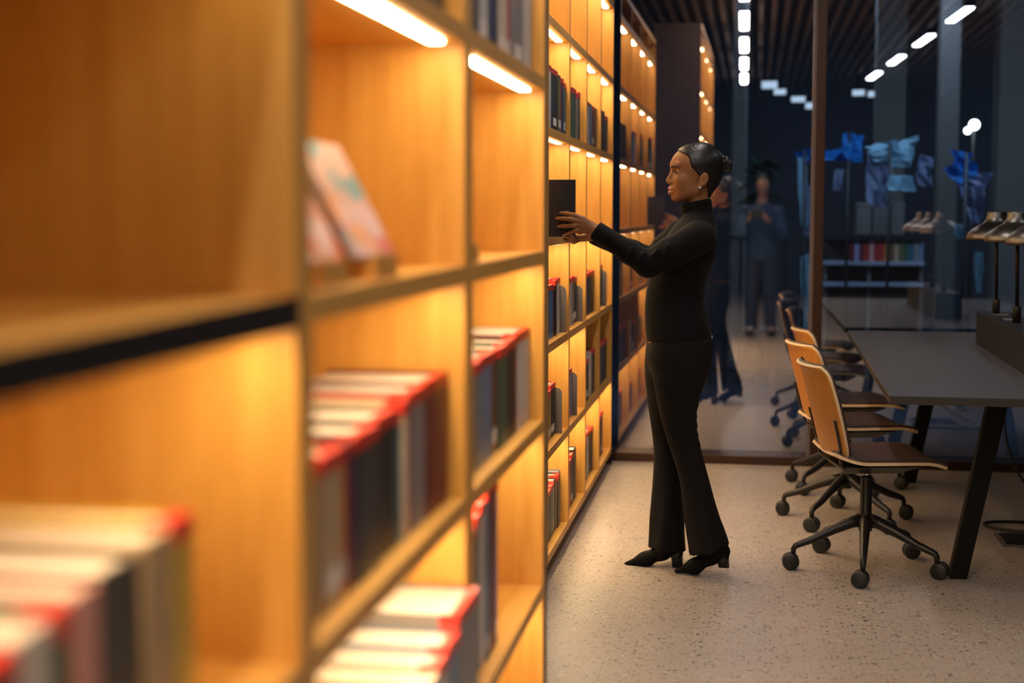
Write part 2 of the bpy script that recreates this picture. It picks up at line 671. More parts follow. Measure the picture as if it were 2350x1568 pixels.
ordn = ['first', 'second', 'third', 'fourth', 'fifth', 'sixth', 'seventh', 'eighth', 'ninth', 'tenth', 'eleventh', 'twelfth']
for j in range(6):
    yc = 5.73 - 2.05 * j
    ceiling_light(-0.115 - 0.009 * (5.73 - yc), yc, math.radians(-0.5), 1.28, 'white linear ceiling light above the aisle, %s from the glass wall' % ordn[j])
for j in range(6):
    yc = 5.80 - 2.03 * j
    ceiling_light(2.10 - 0.052 * (5.80 - yc), yc, math.radians(-2.9), 1.0, 'white linear ceiling light beyond the reading table, %s from the glass wall' % ordn[j], 'ceiling_led_soft')

# ================================================================== bookcases
BR = math.radians(0.374)            # the shelving runs very slightly off the room axis
ROT = Matrix.Rotation(BR, 4, 'Z')


def bc(x, y, z):
    """bookcase coordinates -> world"""
    return ROT @ Vector((x, y, z))


C_NEAR, C_FAR = -0.478, -0.733
SHELF_Z = [0.093, 0.498, 0.905, 1.311, 1.721, 2.135, 2.543]
SHELF_T = 0.033


def bookcase(label, cx, y0, y1, depth, side, group, black_shelf=None, dark=None, led_inset=0.027, end_panel_or_shade=None, led_off=(), top=None, levels=None, led_soft=(), end_mat='walnut_panel'):
    """one unit: origin at its front foot, front plane at local x = 0"""
    t = thing('bookcase', label, 'bookcase', bc(cx, y0, 0), BR, group)
    W = y1 - y0
    levels = levels or SHELF_Z
    top = top or SHELF_Z[-1] + 0.15
    for nm, a, b in (('side_panel', 0.0, side), ('side_panel', W - side, W)):
        part_box(nm, (-depth, 0.0, a, b, 0.055, top), 'oak', t, 0.0015)
    part_box('back_panel', (-depth, -depth + 0.012, side, W - side, 0.055, top), 'oak', t)
    part_box('plinth', (-depth + 0.02, -0.12, 0.0, W, 0.0, 0.055), 'plinth', t)
    part_box('top_board', (-depth, 0.0, side, W - side, top - 0.03, top), 'oak_flat', t)
    for i, z in enumerate(levels):
        s = part_box('shelf', (-depth + 0.012, -0.0005, side, W - side, z - SHELF_T, z), 'oak_flat', t, 0.0012)
        if black_shelf == i:
            part_box('black_edge_strip', (-0.0005, 0.004, side, W - side, z - SHELF_T - 0.001, z + 0.001), 'black_edge_and_shade', s)
        if i > 0 and i not in led_off:
            z0 = z - SHELF_T
            part_box('led_strip', (-led_inset - 0.024, -led_inset, side + 0.035, W - side - 0.045, z0 - 0.004, z0 - 0.0002), 'led_soft' if i in led_soft else 'led', s)
    if end_panel_or_shade:
        part_box('end_panel_or_shade', (-depth, 0.0, W, W + end_panel_or_shade, 0.0, top), end_mat, t)
    return t


near_g, far_g = 'near blurred bookcase units', 'far bookcase units'
NEAR = [(0.555, 1.4955), (1.4965, 2.4355), (2.4365, 3.402)]
FAR = [(5.277, 5.9305), (5.9315, 6.5665), (6.5675, 7.2045), (7.2055, 7.865)]
NT = dict(top=3.06, levels=SHELF_Z + [2.955])
bookcase('blurred oak bookcase unit nearest the camera, with a black-edged shelf', C_NEAR, *NEAR[0], 0.42, 0.024, near_g, black_shelf=3, led_soft=(4,), **NT)
bookcase('blurred oak bookcase unit holding tilted pink display books, middle of the near run', C_NEAR, *NEAR[1], 0.42, 0.032, near_g, **NT)
bookcase('blurred oak bookcase unit at the end of the near run', C_NEAR, *NEAR[2], 0.42, 0.040, near_g, end_panel_or_shade=0.028, **NT)
FL = ['far oak bookcase unit where the woman slides in the black book',
      'far oak bookcase unit, second from the near end, behind the hand',
      'far oak bookcase unit, second from the glass wall',
      'far oak bookcase unit standing right beside the glass wall']
for i, (a, b) in enumerate(FAR):
    bookcase(FL[i], C_FAR, a, b, 0.36, 0.016, far_g, led_off=((2,) if i >= 2 else ()), end_panel_or_shade=(0.012 if i == 3 else None), end_mat='black_edge_and_shade')  # last unit: black sheet added as the shade on its glass-facing end

# ================================================================== books
PALETTE = dict(black=(0.014, 0.013, 0.015), charcoal=(0.045, 0.042, 0.042), white=(0.60, 0.57, 0.54), grey=(0.24, 0.22, 0.22),
               blue=(0.035, 0.17, 0.42), navy=(0.022, 0.030, 0.085), steel=(0.16, 0.22, 0.33), olive=(0.14, 0.13, 0.06),
               green=(0.055, 0.105, 0.065), teal=(0.03, 0.13, 0.15), red=(0.45, 0.030, 0.022), maroon=(0.16, 0.018, 0.025),
               brown=(0.16, 0.065, 0.03), tan=(0.45, 0.32, 0.18), yellow=(0.62, 0.42, 0.06), pink=(0.62, 0.30, 0.28),
               lilac=(0.30, 0.27, 0.42), cream=(0.66, 0.55, 0.40), orange=(0.65, 0.20, 0.04))


def book(t, h, d, colour, pos, rotz, label, group, tape=True, lean=0.0, name='book', spine_label=False):
    """book standing upright; local +x = spine side (towards the aisle), y = thickness, origin at the spine foot"""
    root = thing(name, label, 'book', pos, rotz, group)
    if lean:
        root.rotation_euler = (lean, 0, rotz)
    th = 0.0028
    bm = bmesh.new()
    box(bm, -d, 0, 0, th, 0, h)
    box(bm, -d, 0, t - th, t, 0, h)
    box(bm, -th, 0.0015, th, t - th, 0, h)
    obj('cover', bm, colour_mat(PALETTE[colour]), root)
    part_box('pages', (-d + 0.006, -th, th, t - th, 0.004, h - 0.005), 'pages', root)
    if tape:
        e = 0.0008
        bm = bmesh.new()
        box(bm, -0.030, e + 0.0015, -e, th, h - 0.020, h + e)
        box(bm, -0.030, e + 0.0015, t - th, t + e, h - 0.020, h + e)
        box(bm, -0.012, e + 0.0020, 0, t, h - 0.020, h + e)
        obj('red_tape', bm, 'red_tape', root)
    if spine_label:
        part_box('spine_label', (0.0005, 0.0022, t * 0.2, t * 0.8, 0.02, 0.05), 'white_label', root)
    return root


def bookend(x, y, z, h, label):
    t = thing('bookend', label, 'bookend', bc(x, y, z + 0.0004), BR, 'grey metal bookends')
    bm = bmesh.new()
    w = 0.12
    pts = [(-w, 0.0), (0, 0.0), (0, h - 0.025)] + [(-0.025 + 0.025 * math.cos(a), h - 0.025 + 0.025 * math.sin(a)) for a in np.linspace(0.2, PI / 2, 5)] + \
          [(-w + 0.025 - 0.025 * math.sin(a), h - 0.025 + 0.025 * math.cos(a)) for a in np.linspace(0, PI / 2 - 0.2, 5)] + [(-w, h - 0.025)]
    a = [bm.verts.new((p[0], 0, p[1])) for p in pts]
    b = [bm.verts.new((p[0], 0.002, p[1])) for p in pts]
    bm.faces.new(a)
    bm.faces.new(b[::-1])
    for i in range(len(pts)):
        j = (i + 1) % len(pts)
        bm.faces.new((a[i], b[i], b[j], a[j]))
    obj('upright_plate', bm, 'bookend_grey', t)
    part_box('foot_plate', (-w, -0.001, 0.002, 0.03, 0, 0.002), 'bookend_grey', t)


LEVEL = ['bottom shelf', 'knee-height shelf', 'hip-height shelf', 'chest-height shelf', 'head-height shelf', 'overhead shelf']
ROWBAY = {('F', 0): 'first unit of far bookcase', ('F', 1): 'second unit of far bookcase', ('F', 2): 'third unit of far bookcase', ('F', 3): 'far bookcase unit by the glass',
          ('N', 0): 'blurred unit nearest camera', ('N', 1): 'blurred middle unit of near bookcase', ('N', 2): 'blurred end unit of near bookcase'}


def row(run, bay, lev, x0, specs, setback=0.03, depth=0.19, gap=0.001):
    """specs: (colour, photo column where the spine ends, height); columns are turned into distances along the shelf"""
    cx = C_NEAR if run == 'N' else C_FAR
    rn = random.Random(bay * 31 + lev * 7 + (500 if run == 'N' else 0))

    def along(px):
        d = _F * F_PX + _R * (px - 1175.0) - _U * (700 - 784.0)
        dx = d[0] * math.cos(BR) + d[1] * math.sin(BR)
        dy = -d[0] * math.sin(BR) + d[1] * math.cos(BR)
        return dy * (cx - setback) / dx
    y = along(x0)
    lo = (NEAR if run == 'N' else FAR)[bay][0] + (0.042 if run == 'N' else 0.019)
    hi = (NEAR if run == 'N' else FAR)[bay][1] - (0.042 if run == 'N' else 0.018)
    y = max(y, lo)
    for i, s in enumerate(specs):
        col, px, h = s
        y1 = min(along(px), hi)
        t = max(0.012, y1 - y - gap)
        d = depth + rn.uniform(-0.015, 0.015)
        lab = '%s book, %s from the left, %s, %s' % (col, ordn[i], LEVEL[lev], ROWBAY[(run, bay)])
        book(t, h, d, col, bc(cx - setback - rn.uniform(0, 0.006), y, SHELF_Z[lev] + 0.0003), BR, lab, 'books on the lit shelves',
             spine_label=(rn.random() < 0.3 and t > 0.02), tape=rn.random() < (0.55 if run == 'N' and bay == 0 else 0.86))
        y += t + gap
    return y


def end_here(y, lev, h, label):
    bookend(C_FAR - 0.006, y + 0.001, SHELF_Z[lev], h, label)


# ---- far bookcase, unit 1
row('F', 0, 4, 1258, [('white', 1263, .235), ('charcoal', 1268, .232), ('black', 1280, .235), ('olive', 1285, .226), ('red', 1289, .224), ('navy', 1293, .222), ('teal', 1298, .210), ('brown', 1300, .20)], setback=.012)
y = row('F', 0, 2, 1248, [('black', 1258, .2), ('blue', 1269, .212), ('maroon', 1273.5, .205), ('black', 1277, .222), ('charcoal', 1280, .224), ('white', 1286, .228)])
end_here(y, 2, .195, 'grey metal bookend beside white book, hip-height shelf, first far unit')
y = row('F', 0, 1, 1248, [('maroon', 1256, .19), ('charcoal', 1261, .2), ('yellow', 1265, .198), ('black', 1277, .215)])
end_here(y, 1, .190, 'grey metal bookend beside black book, knee-height shelf, first far unit')
row('F', 0, 0, 1248, [('grey', 1259, .195), ('black', 1266, .203), ('green', 1272, .208), ('white', 1274, .212), ('black', 1279, .214), ('tan', 1280.5, .216), ('charcoal', 1285, .22), ('steel', 1295, .224)])
# ---- unit 2
row('F', 1, 4, 1304, [('olive', 1311, .215), ('green', 1321, .222), ('grey', 1325.5, .208), ('charcoal', 1331, .220)], setback=.02)
y = row('F', 1, 2, 1300, [('white', 1312, .21), ('grey', 1317, .215), ('black', 1325, .205)])
end_here(y, 2, .165, 'grey metal bookend beside black book, hip-height shelf, second far unit')
y = row('F', 1, 1, 1302, [('lilac', 1313, .215)])
end_here(y, 1, .195, 'large grey metal bookend beside lilac book, knee-height shelf, second far unit')
row('F', 1, 0, 1300, [('red', 1311, .215), ('charcoal', 1316, .228), ('white', 1318, .222), ('black', 1324, .235)])
# ---- unit 3
row('F', 2, 4, 1340, [('white', 1349.5, .205), ('steel', 1357, .205), ('maroon', 1361, .20), ('brown', 1369, .20)], setback=.02)
row('F', 2, 2, 1338, [('maroon', 1348, .205), ('navy', 1355.5, .205), ('black', 1363, .208)])
row('F', 2, 1, 1340, [('black', 1351, .195), ('white', 1360, .215), ('charcoal', 1369, .218)], setback=.02)
row('F', 2, 0, 1338, [('black', 1348, .19), ('white', 1354, .225), ('navy', 1359.5, .22), ('charcoal', 1366.5, .224)])
# ---- unit 4
row('F', 3, 4, 1372, [('black', 1386, .215), ('charcoal', 1393, .195)], setback=.02)
y = row('F', 3, 2, 1371, [('black', 1382, .22)])
end_here(y, 2, .19, 'grey metal bookend on the hip-height shelf beside the glass wall')
row('F', 3, 1, 1371, [('navy', 1387, .215), ('black', 1393.5, .22)], setback=.02)
row('F', 3, 0, 1371, [('charcoal', 1381, .22), ('maroon', 1385, .235)])

# ---- near bookcase, end unit
row('N', 2, 4, 1070, [('charcoal', 1100, .26), ('white', 1122, .27), ('navy', 1146, .26), ('cream', 1168, .27), ('red', 1176, .26), ('grey', 1200, .27), ('white', 1222, .28)], depth=.22)
row('N', 2, 2, 1070, [('teal', 1090, .205), ('grey', 1105, .208), ('steel', 1131, .212), ('brown', 1145, .212), ('green', 1164, .212), ('black', 1183, .216), ('maroon', 1190, .218), ('white', 1217, .222)], depth=.21)
row('N', 2, 1, 1070, [('pink', 1092, .29), ('grey', 1103, .315), ('white', 1113, .33), ('steel', 1122, .345), ('maroon', 1134, .36), ('lilac', 1141, .345)], depth=.12)
# ---- near bookcase, middle unit
row('N', 1, 4, 800, [('brown', 860, .24), ('tan', 920, .25), ('grey', 985, .26), ('charcoal', 1035, .25)], depth=.2)
row('N', 1, 2, 690, [('grey', 730, .188), ('tan', 780, .196), ('orange', 792, .196), ('maroon', 806, .198), ('navy', 820, .198), ('charcoal', 864, .20), ('black', 910, .205), ('teal', 922, .20), ('cream', 935, .21), ('red', 944, .215), ('grey', 975, .218), ('maroon', 1026, .222)], depth=.20)
row('N', 1, 1, 800, [('cream', 850, .17), ('white', 882, .178), ('grey', 912, .186), ('red', 941, .192), ('white', 961, .198), ('tan', 981, .205), ('cream', 1003, .212), ('white', 1024, .22), ('steel', 1053, .228), ('grey', 1110, .252)], depth=.23, setback=-.028)
# ---- near bookcase, nearest unit
row('N', 0, 2, -120, [('black', -60, .17), ('navy', 18, .175), ('white', 108, .18), ('green', 151, .185), ('pink', 216, .19), ('charcoal', 315, .195), ('tan', 385, .202), ('yellow', 432, .208)], depth=.22, setback=.045)


# ---- picture books leaning face-out on the chest-height shelf of the middle unit
def cover_art(name, base, cols, seed):
    m, nt, b = nmat(name)
    tc = nt.nodes.new('ShaderNodeTexCoord')
    v = nt.nodes.new('ShaderNodeTexVoronoi')
    v.inputs['Scale'].default_value = 22
    mp = nt.nodes.new('ShaderNodeMapping')
    mp.inputs['Location'].default_value = (seed, seed, seed)
    mp.inputs['Scale'].default_value = (1.4, 0.6, 1.0)
    nt.links.new(tc.outputs['Object'], mp.inputs['Vector'])
    nt.links.new(mp.outputs['Vector'], v.inputs['Vector'])
    sep = nt.nodes.new('ShaderNodeSeparateColor')
    nt.links.new(v.outputs['Color'], sep.inputs[0])
    rp = nt.nodes.new('ShaderNodeValToRGB')
    rp.color_ramp.interpolation = 'CONSTANT'
    rp.color_ramp.elements[0].color = (*base, 1)
    rp.color_ramp.elements[1].position = 0.95
    rp.color_ramp.elements[1].color = (*cols[-1], 1)
    for i, c in enumerate(cols[:-1]):
        e = rp.color_ramp.elements.new(0.48 + 0.14 * i)
        e.color = (*c, 1)
    nt.links.new(sep.outputs[0], rp.inputs[0])
    nt.links.new(rp.outputs[0], b.inputs['Base Color'])
    b.inputs['Roughness'].default_value = 0.4


cover_art('art_pink', (0.62, 0.42, 0.40), [(0.60, 0.16, 0.14), (0.20, 0.38, 0.46), (0.70, 0.34, 0.18), (0.40, 0.22, 0.42)], 3.0)
cover_art('art_coral', (0.62, 0.30, 0.22), [(0.68, 0.14, 0.06), (0.70, 0.50, 0.44), (0.60, 0.22, 0.14), (0.20, 0.08, 0.08)], 8.0)
cover_art('art_rose', (0.60, 0.24, 0.30), [(0.66, 0.40, 0.46), (0.55, 0.14, 0.22), (0.65, 0.4, 0.4), (0.40, 0.22, 0.42)], 5.0)


def display_book(x, y, z, w, h, t, lean, rz, art, label):
    """a book propped face towards the aisle's near end, leaning back"""
    root = thing('picture_book', label, 'book', bc(x, y, z + 0.002), BR + rz, 'picture books on display')
    root.rotation_euler = Euler((0, lean, BR + rz), 'XYZ')
    bm = bmesh.new()
    box(bm, -t, -t + 0.002, -w, 0, 0, h)
    box(bm, -t, 0, -0.0022, 0, 0, h)
    obj('back_cover', bm, 'camera_body', root)
    part_box('pages', (-t + 0.002, -0.002, -w + 0.003, -0.002, 0.003, h - 0.003), 'pages', root)
    part_box('front_cover', (-0.002, 0, -w, -0.002, 0, h), art, root)
    return root


def display_stand(x, y, w, lean, label):
    t = thing('book_stand', label, 'book stand', bc(x, y, SHELF_Z[3] + 0.0004), BR, 'book stands on the near bookcase')
    bm = bmesh.new()
    hh = 0.13
    prof = [(0.012, 0.0), (0.012, 0.022), (0.0, 0.022), (-math.tan(lean) * hh - 0.016, 0.022 + hh), (-math.tan(lean) * hh - 0.022, 0.022 + hh), (-0.13, 0.0)]
    # keep the slanted face behind the book
    prof = [(0.010, 0.0), (0.010, 0.022), (-0.018, 0.022), (-0.020 - math.tan(lean) * hh, 0.022 + hh), (-0.026 - math.tan(lean) * hh, 0.022 + hh), (-0.14, 0.0)]
    a = [bm.verts.new((p[0], -w * 0.8, p[1])) for p in prof]
    b = [bm.verts.new((p[0], -w * 0.2, p[1])) for p in prof]
    bm.faces.new(a)
    bm.faces.new(b[::-1])
    for i in range(len(prof)):
        j = (i + 1) % len(prof)
        bm.faces.new((a[i], b[i], b[j], a[j]))
    obj('sloped_rest', bm, 'oak', t)
    part_box('lip', (0.0005, 0.008, -w * 0.8, -w * 0.2, 0.0225, 0.034), 'oak', t)


LEAN = math.radians(28)
for yy, w, art, lb, ls in ((2.00, .205, 'art_pink', 'pink picture book with teal and coral patches, leaning on the middle near unit', 'wooden stand under the pink picture book'),
                           (1.745, .19, 'art_coral', 'coral and white picture book leaning left of the pink one, near bookcase', 'wooden stand under the coral picture book'),
                           (2.60, .11, 'art_rose', 'small rose picture book peeking out in the end near unit', 'wooden stand under the small rose picture book')):
    display_stand(C_NEAR - 0.018, yy, w, LEAN, ls)
    display_book(C_NEAR - 0.022, yy, SHELF_Z[3] + 0.030, w, 0.175 if w > .12 else 0.10, 0.012, -LEAN, 0, art, lb)

# ================================================================== reading table
TZ = 0.762
TX, TY0, TY1, TW = 1.135, 5.115, 7.945, 1.30
TR = math.radians(-0.6)
table = thing('reading_table', 'long dark grey reading table with black slanted legs by the glass', 'table', (TX, (TY0 + TY1) / 2, 0), TR)
hl = (TY1 - TY0) / 2
part_box('table_top', (-TW / 2, TW / 2, -hl, hl, TZ - 0.006, TZ), 'table_lino', table, 0.0015)
part_box('table_edge', (-TW / 2 + 0.0005, TW / 2 - 0.0005, -hl + 0.0005, hl - 0.0005, TZ - 0.032, TZ - 0.0062), 'table_edge', table, 0.001)


def slant_leg(yc, s):
    bm = bmesh.new()
    xb, xt = s * 0.342, s * 0.205
    w, d = 0.066, 0.032
    vs_ = []
    for x, z, ww in ((xb, 0.0, w), (xt, TZ - 0.033, w * 1.12)):
        for dx in (-ww / 2, ww / 2):
            for dy in (-d, d):
                vs_.append(bm.verts.new((x + dx, yc + dy, z)))
    for f in ((0, 1, 3, 2), (4, 6, 7, 5), (0, 4, 5, 1), (2, 3, 7, 6), (0, 2, 6, 4), (1, 5, 7, 3)):
        bm.faces.new([vs_[i] for i in f])
    obj('leg', bm, 'leg_black', table, 0.003)


for yc in (5.60 - (TY0 + TY1) / 2, 7.59 - (TY0 + TY1) / 2):
    for s in (-1, 1):
        slant_leg(yc, s)
    part_box('cross_rail', (-0.24, 0.24, yc - 0.03, yc + 0.03, TZ - 0.075, TZ - 0.033), 'leg_black', table)
part_box('under_beam', (-0.05, 0.05, 5.63 - (TY0 + TY1) / 2, 7.56 - (TY0 + TY1) / 2, TZ - 0.07, TZ - 0.033), 'leg_black', table)

# raised black console along the middle
cons = thing('table_console', 'black raised power console running along the reading table', 'console', (TX + 0.005, 6.515, TZ + 0.0004), TR)
part_box('console_body', (-0.077, 0.077, -0.735, 0.735, 0, 0.150), 'console_black', cons, 0.002)
part_box('console_top', (-0.080, 0.080, -0.738, 0.738, 0.1502, 0.158), 'console_black', cons, 0.0015)
for yy in (-0.42, 0.13, 0.46):
    part_box('socket_plate', (-0.035, 0.035, yy, yy + 0.09, 0.1581, 0.161), 'bookend_grey', cons, 0.001)

# ---- desk lamps
LAMPZ = TZ + 0.1586
for k, (ly, lb) in enumerate(((7.086, 'bronze bell-shaped desk lamp on the console, farthest, next to the glass'),
                              (6.536, 'bronze bell-shaped desk lamp in the middle of the console row'),
                              (5.986, 'bronze bell-shaped desk lamp nearest, half cut off by the right edge'))):
    t = thing('desk_lamp', lb, 'lamp', (TX, ly, LAMPZ + 0.0002), 0, 'desk lamps on the console')
    bm = bmesh.new()
    rg = lathe(bm, [(0.0, 0), (0.018, 0), (0.018, 0.068), (0.0165, 0.071), (0.0, 0.071)], 20)
    bmesh.ops.remove_doubles(bm, verts=bm.verts[:], dist=1e-6)
    obj('socket_collar', bm, 'lamp_pole', t)
    bm = bmesh.new()
    tube(bm, [(0, 0, 0.071), (-0.010, 0, 0.46)], 0.0085, 12)
    obj('pole', bm, 'lamp_pole', t)
    z0 = 0.352
    prof_o = [(0.132, 0.0), (0.137, 0.006), (0.137, 0.014), (0.131, 0.030), (0.112, 0.052), (0.085, 0.070), (0.062, 0.083), (0.051, 0.095), (0.046, 0.112), (0.043, 0.130), (0.041, 0.136), (0.0, 0.136)]
    prof_i = [(0.0, 0.128), (0.038, 0.126), (0.043, 0.108), (0.058, 0.082), (0.108, 0.048), (0.127, 0.026), (0.130, 0.0)]
    bm = bmesh.new()
    lathe(bm, [(r, z0 + h) for r, h in prof_i] + [(r, z0 + h) for r, h in prof_o], 40, centre=(-0.010, 0, 0))
    bmesh.ops.remove_doubles(bm, verts=bm.verts[:], dist=1e-6)
    obj('shade', bm, 'lamp_bronze', t)

# ================================================================== chairs
def pent_leg_pts(a, R):
    c, s = math.cos(a), math.sin(a)
    return c, s


def make_chair(label, loc, rz, star0):
    ch = thing('swivel_chair', label, 'chair', loc, rz, 'swivel chairs along the table')
    # plywood shells are curved sheets: rows over (u across, v along)

    def sheet(fn, nu, nv, thick, name, mat, parent, edge=None):
        bm = bmesh.new()
        top, bot = [], []
        for i in range(nv + 1):
            rt, rb = [], []
            for j in range(nu + 1):
                p, n = fn(j / nu * 2 - 1, i / nv)
                rt.append(bm.verts.new(p))
                rb.append(bm.verts.new(p - n * thick))
            top.append(rt)
            bot.append(rb)
        for i in range(nv):
            for j in range(nu):
                f = bm.faces.new((top[i][j], top[i][j + 1], top[i + 1][j + 1], top[i + 1][j]))
                f.smooth = True
                f = bm.faces.new((bot[i][j], bot[i + 1][j], bot[i + 1][j + 1], bot[i][j + 1]))
                f.smooth = True
        loop_t = top[0] + [r[-1] for r in top[1:]] + top[-1][-2::-1] + [r[0] for r in top[-2:0:-1]]
        loop_b = bot[0] + [r[-1] for r in bot[1:]] + bot[-1][-2::-1] + [r[0] for r in bot[-2:0:-1]]
        for k in range(len(loop_t)):
            m_ = (k + 1) % len(loop_t)
            f = bm.faces.new((loop_t[k], loop_b[k], loop_b[m_], loop_t[m_]))
            f.material_index = 1
        return obj(name, bm, [mat, edge or mat], parent)

    # seat: local x forward, y across, front edge rolls down, rear rises a little
    def seat_xy(u, v):
        # rounded rear corners
        x = -0.168 + 0.42 * v
        hw = 0.215
        if v < 0.25:
            q = 1 - v / 0.25
            hw = 0.215 - 0.045 * q * q
            x += 0.012 * (1 - abs(u)) * 0 
        if v > 0.90:
            q = (v - 0.90) / 0.10
            hw -= 0.012 * q * q
        y = u * hw
        z = 0.452 + 0.010 * u * u
        if v > 0.78:
            q = (v - 0.78) / 0.22
            z -= 0.020 * q * q
        if v < 0.28:
            q = 1 - v / 0.28
            z += 0.030 * q * q
        return Vector((x, y, z))

    def with_normal(f):
        def g(u, v):
            e = 0.01
            p = f(u, v)
            du = f(u + e, v) - f(u - e, v)
            dv = f(u, min(1, v + e)) - f(u, max(0, v - e))
            n = dv.cross(du)
            n.normalize()
            return p, n
        return g

    ns = with_normal(seat_xy)

    def up(f, off):
        def g(u, v):
            p, n = f(u, v)
            if n.z < 0:
                n = -n
            return p + n * off, n
        return g
    sheet(up(ns, 0), 14, 18, 0.012, 'seat', 'plywood', ch, 'ply_edge')
    sheet(up(ns, 0.010), 14, 18, 0.0098, 'seat_pad', 'upholstery', ch)

    # backrest: v from bottom to top, leaning back, curved round the sitter
    def back_xy(u, v):
        z = 0.472 + 0.352 * v
        hw = 0.200 + 0.020 * math.sin(PI * min(1, v * 0.9))
        if v > 0.84:
            q = (v - 0.84) / 0.16
            hw *= 1 - 0.16 * q * q
        if v < 0.10:
            q = 1 - v / 0.10
            hw *= 1 - 0.10 * q * q
        y = u * hw
        x = -0.122 - 0.075 * v - 0.018 * v * v - 0.036 * (1 - u * u)
        if v > 0.90:
            q = (v - 0.90) / 0.10
            x -= 0.014 * q * q
        return Vector((x, y, z))

    nb = with_normal(back_xy)

    def fwd(f, off):
        def g(u, v):
            p, n = f(u, v)
            if n.x < 0:
                n = -n
            return p + n * off, n
        return g
    sheet(fwd(nb, 0), 16, 20, 0.012, 'backrest', 'plywood', ch, 'ply_edge')
    sheet(fwd(nb, 0.010), 16, 20, 0.0098, 'back_pad', 'upholstery', ch)
    # two flat steel bars from seat to back
    for s in (-1, 1):
        bm = bmesh.new()
        pts = []
        for v in np.linspace(0.0, 0.42, 6):
            p = back_xy(s * 0.88, v)
            pts.append(Vector((p.x - 0.0185, p.y, p.z)))
        pts = [Vector((pts[0].x + 0.02, pts[0].y * 0.98, 0.424)), Vector((pts[0].x + 0.003, pts[0].y, 0.445))] + pts
        for a, b in zip(pts[:-1], pts[1:]):
            pass
        ring = []
        for p in pts:
            ring.append([bm.verts.new(p + Vector(o)) for o in ((-0.004, -0.008, 0), (0.004, -0.008, 0), (0.004, 0.008, 0), (-0.004, 0.008, 0))])
        for a, b in zip(ring[:-1], ring[1:]):
            for k in range(4):
                bm.faces.new((a[k], a[(k + 1) % 4], b[(k + 1) % 4], b[k]))
        bm.faces.new(ring[0])
        bm.faces.new(ring[-1])
        obj('back_bar', bm, 'caster_black', ch)
    # mechanism under the seat
    bm = bmesh.new()
    vs_ = []
    for x0, x1, y0, z in ((-0.15, 0.17, 0.17, 0.437), (-0.10, 0.11, 0.075, 0.395)):
        vs_.append([bm.verts.new((x, y, z)) for x, y in ((x0, -y0), (x1, -y0), (x1, y0), (x0, y0))])
    for k in range(4):
        bm.faces.new((vs_[0][k], vs_[0][(k + 1) % 4], vs_[1][(k + 1) % 4], vs_[1][k]))
    bm.faces.new(vs_[0])
    bm.faces.new(vs_[1])
    obj('seat_mechanism', bm, 'caster_black', ch, 0.006)
    bm = bmesh.new()
    tube(bm, [(-0.0, 0, 0.365), (0, 0, 0.397)], [0.013, 0.013], 16)
    obj('gas_lift', bm, 'chrome', ch)
    bm = bmesh.new()
    lathe(bm, [(0, 0.372), (0.021, 0.372), (0.022, 0.368), (0.023, 0.225), (0.027, 0.215), (0.030, 0.185), (0.026, 0.155), (0.0, 0.152)], 24)
    bmesh.ops.remove_doubles(bm, verts=bm.verts[:], dist=1e-6)
    obj('column', bm, 'chair_metal', ch)
    R = 0.285
    for k in range(5):
        a = star0 - rz + 2 * PI * k / 5
        c, s = math.cos(a), math.sin(a)
        pt = lambda r, z: Vector((c * r, s * r, z))
        bm = bmesh.new()
        pts = [pt(0.012, 0.198), pt(0.06, 0.186), pt(0.13, 0.158), pt(0.21, 0.121), pt(0.262, 0.103), pt(0.278, 0.096), pt(R, 0.084), pt(R, 0.060)]
        tube(bm, pts, [0.026, 0.022, 0.0185, 0.0155, 0.0135, 0.0125, 0.011, 0.0095], 12)
        obj('base_leg', bm, 'chair_metal', ch)
        # twin-wheel caster, trailing sideways
        ca = a + (0.6 if k % 2 else -0.8)
        cx, cy = R * c + 0.012 * math.cos(ca), R * s + 0.012 * math.sin(ca)
        bm = bmesh.new()
        for o_, w in ((-0.0235, 1), (0.0065, 1)):
            prof = [(0.0, 0), (0.028, 0), (0.0330, 0.003), (0.0330, 0.014), (0.028, 0.017), (0.0, 0.017)]
            rings = lathe(bm, [(r, o_ + h) for r, h in prof], 22, axis='y')
        bmesh.ops.remove_doubles(bm, verts=bm.verts[:], dist=1e-6)
        tube(bm, [(0, -0.02, 0), (0, 0.02, 0)], 0.008, 8)
        w_ = obj('caster', bm, 'caster_black', ch)
        w_.location = (cx, cy, 0.0332)
        wheel_dir = rz * 0 + random.uniform(-0.5, 0.5) - rz
        w_.rotation_euler = (0, 0, wheel_dir)
    return ch


make_chair('plywood swivel chair with dark seat pad, nearest of the row at the table', (0.44, 5.675, 0), math.radians(12), math.radians(-95.5))
make_chair('plywood swivel chair in the middle of the row, between two others', (0.418, 6.56, 0), math.radians(17), math.radians(20))
make_chair('plywood swivel chair farthest along the table, beside the glass mullion', (0.455, 7.35, 0), math.radians(10), math.radians(8))

# ---- floor outlet and cables under the table
fb = thing('floor_outlet', 'dark grey floor outlet box under the reading table', 'floor outlet', (1.19, 6.28, 0.0003))
part_box('outlet_frame', (-0.15, 0.15, -0.12, 0.12, 0, 0.006), 'bookend_grey', fb, 0.001)
part_box('outlet_lid', (-0.13, 0.13, -0.10, 0.10, 0.0062, 0.012), 'console_black', fb, 0.002)


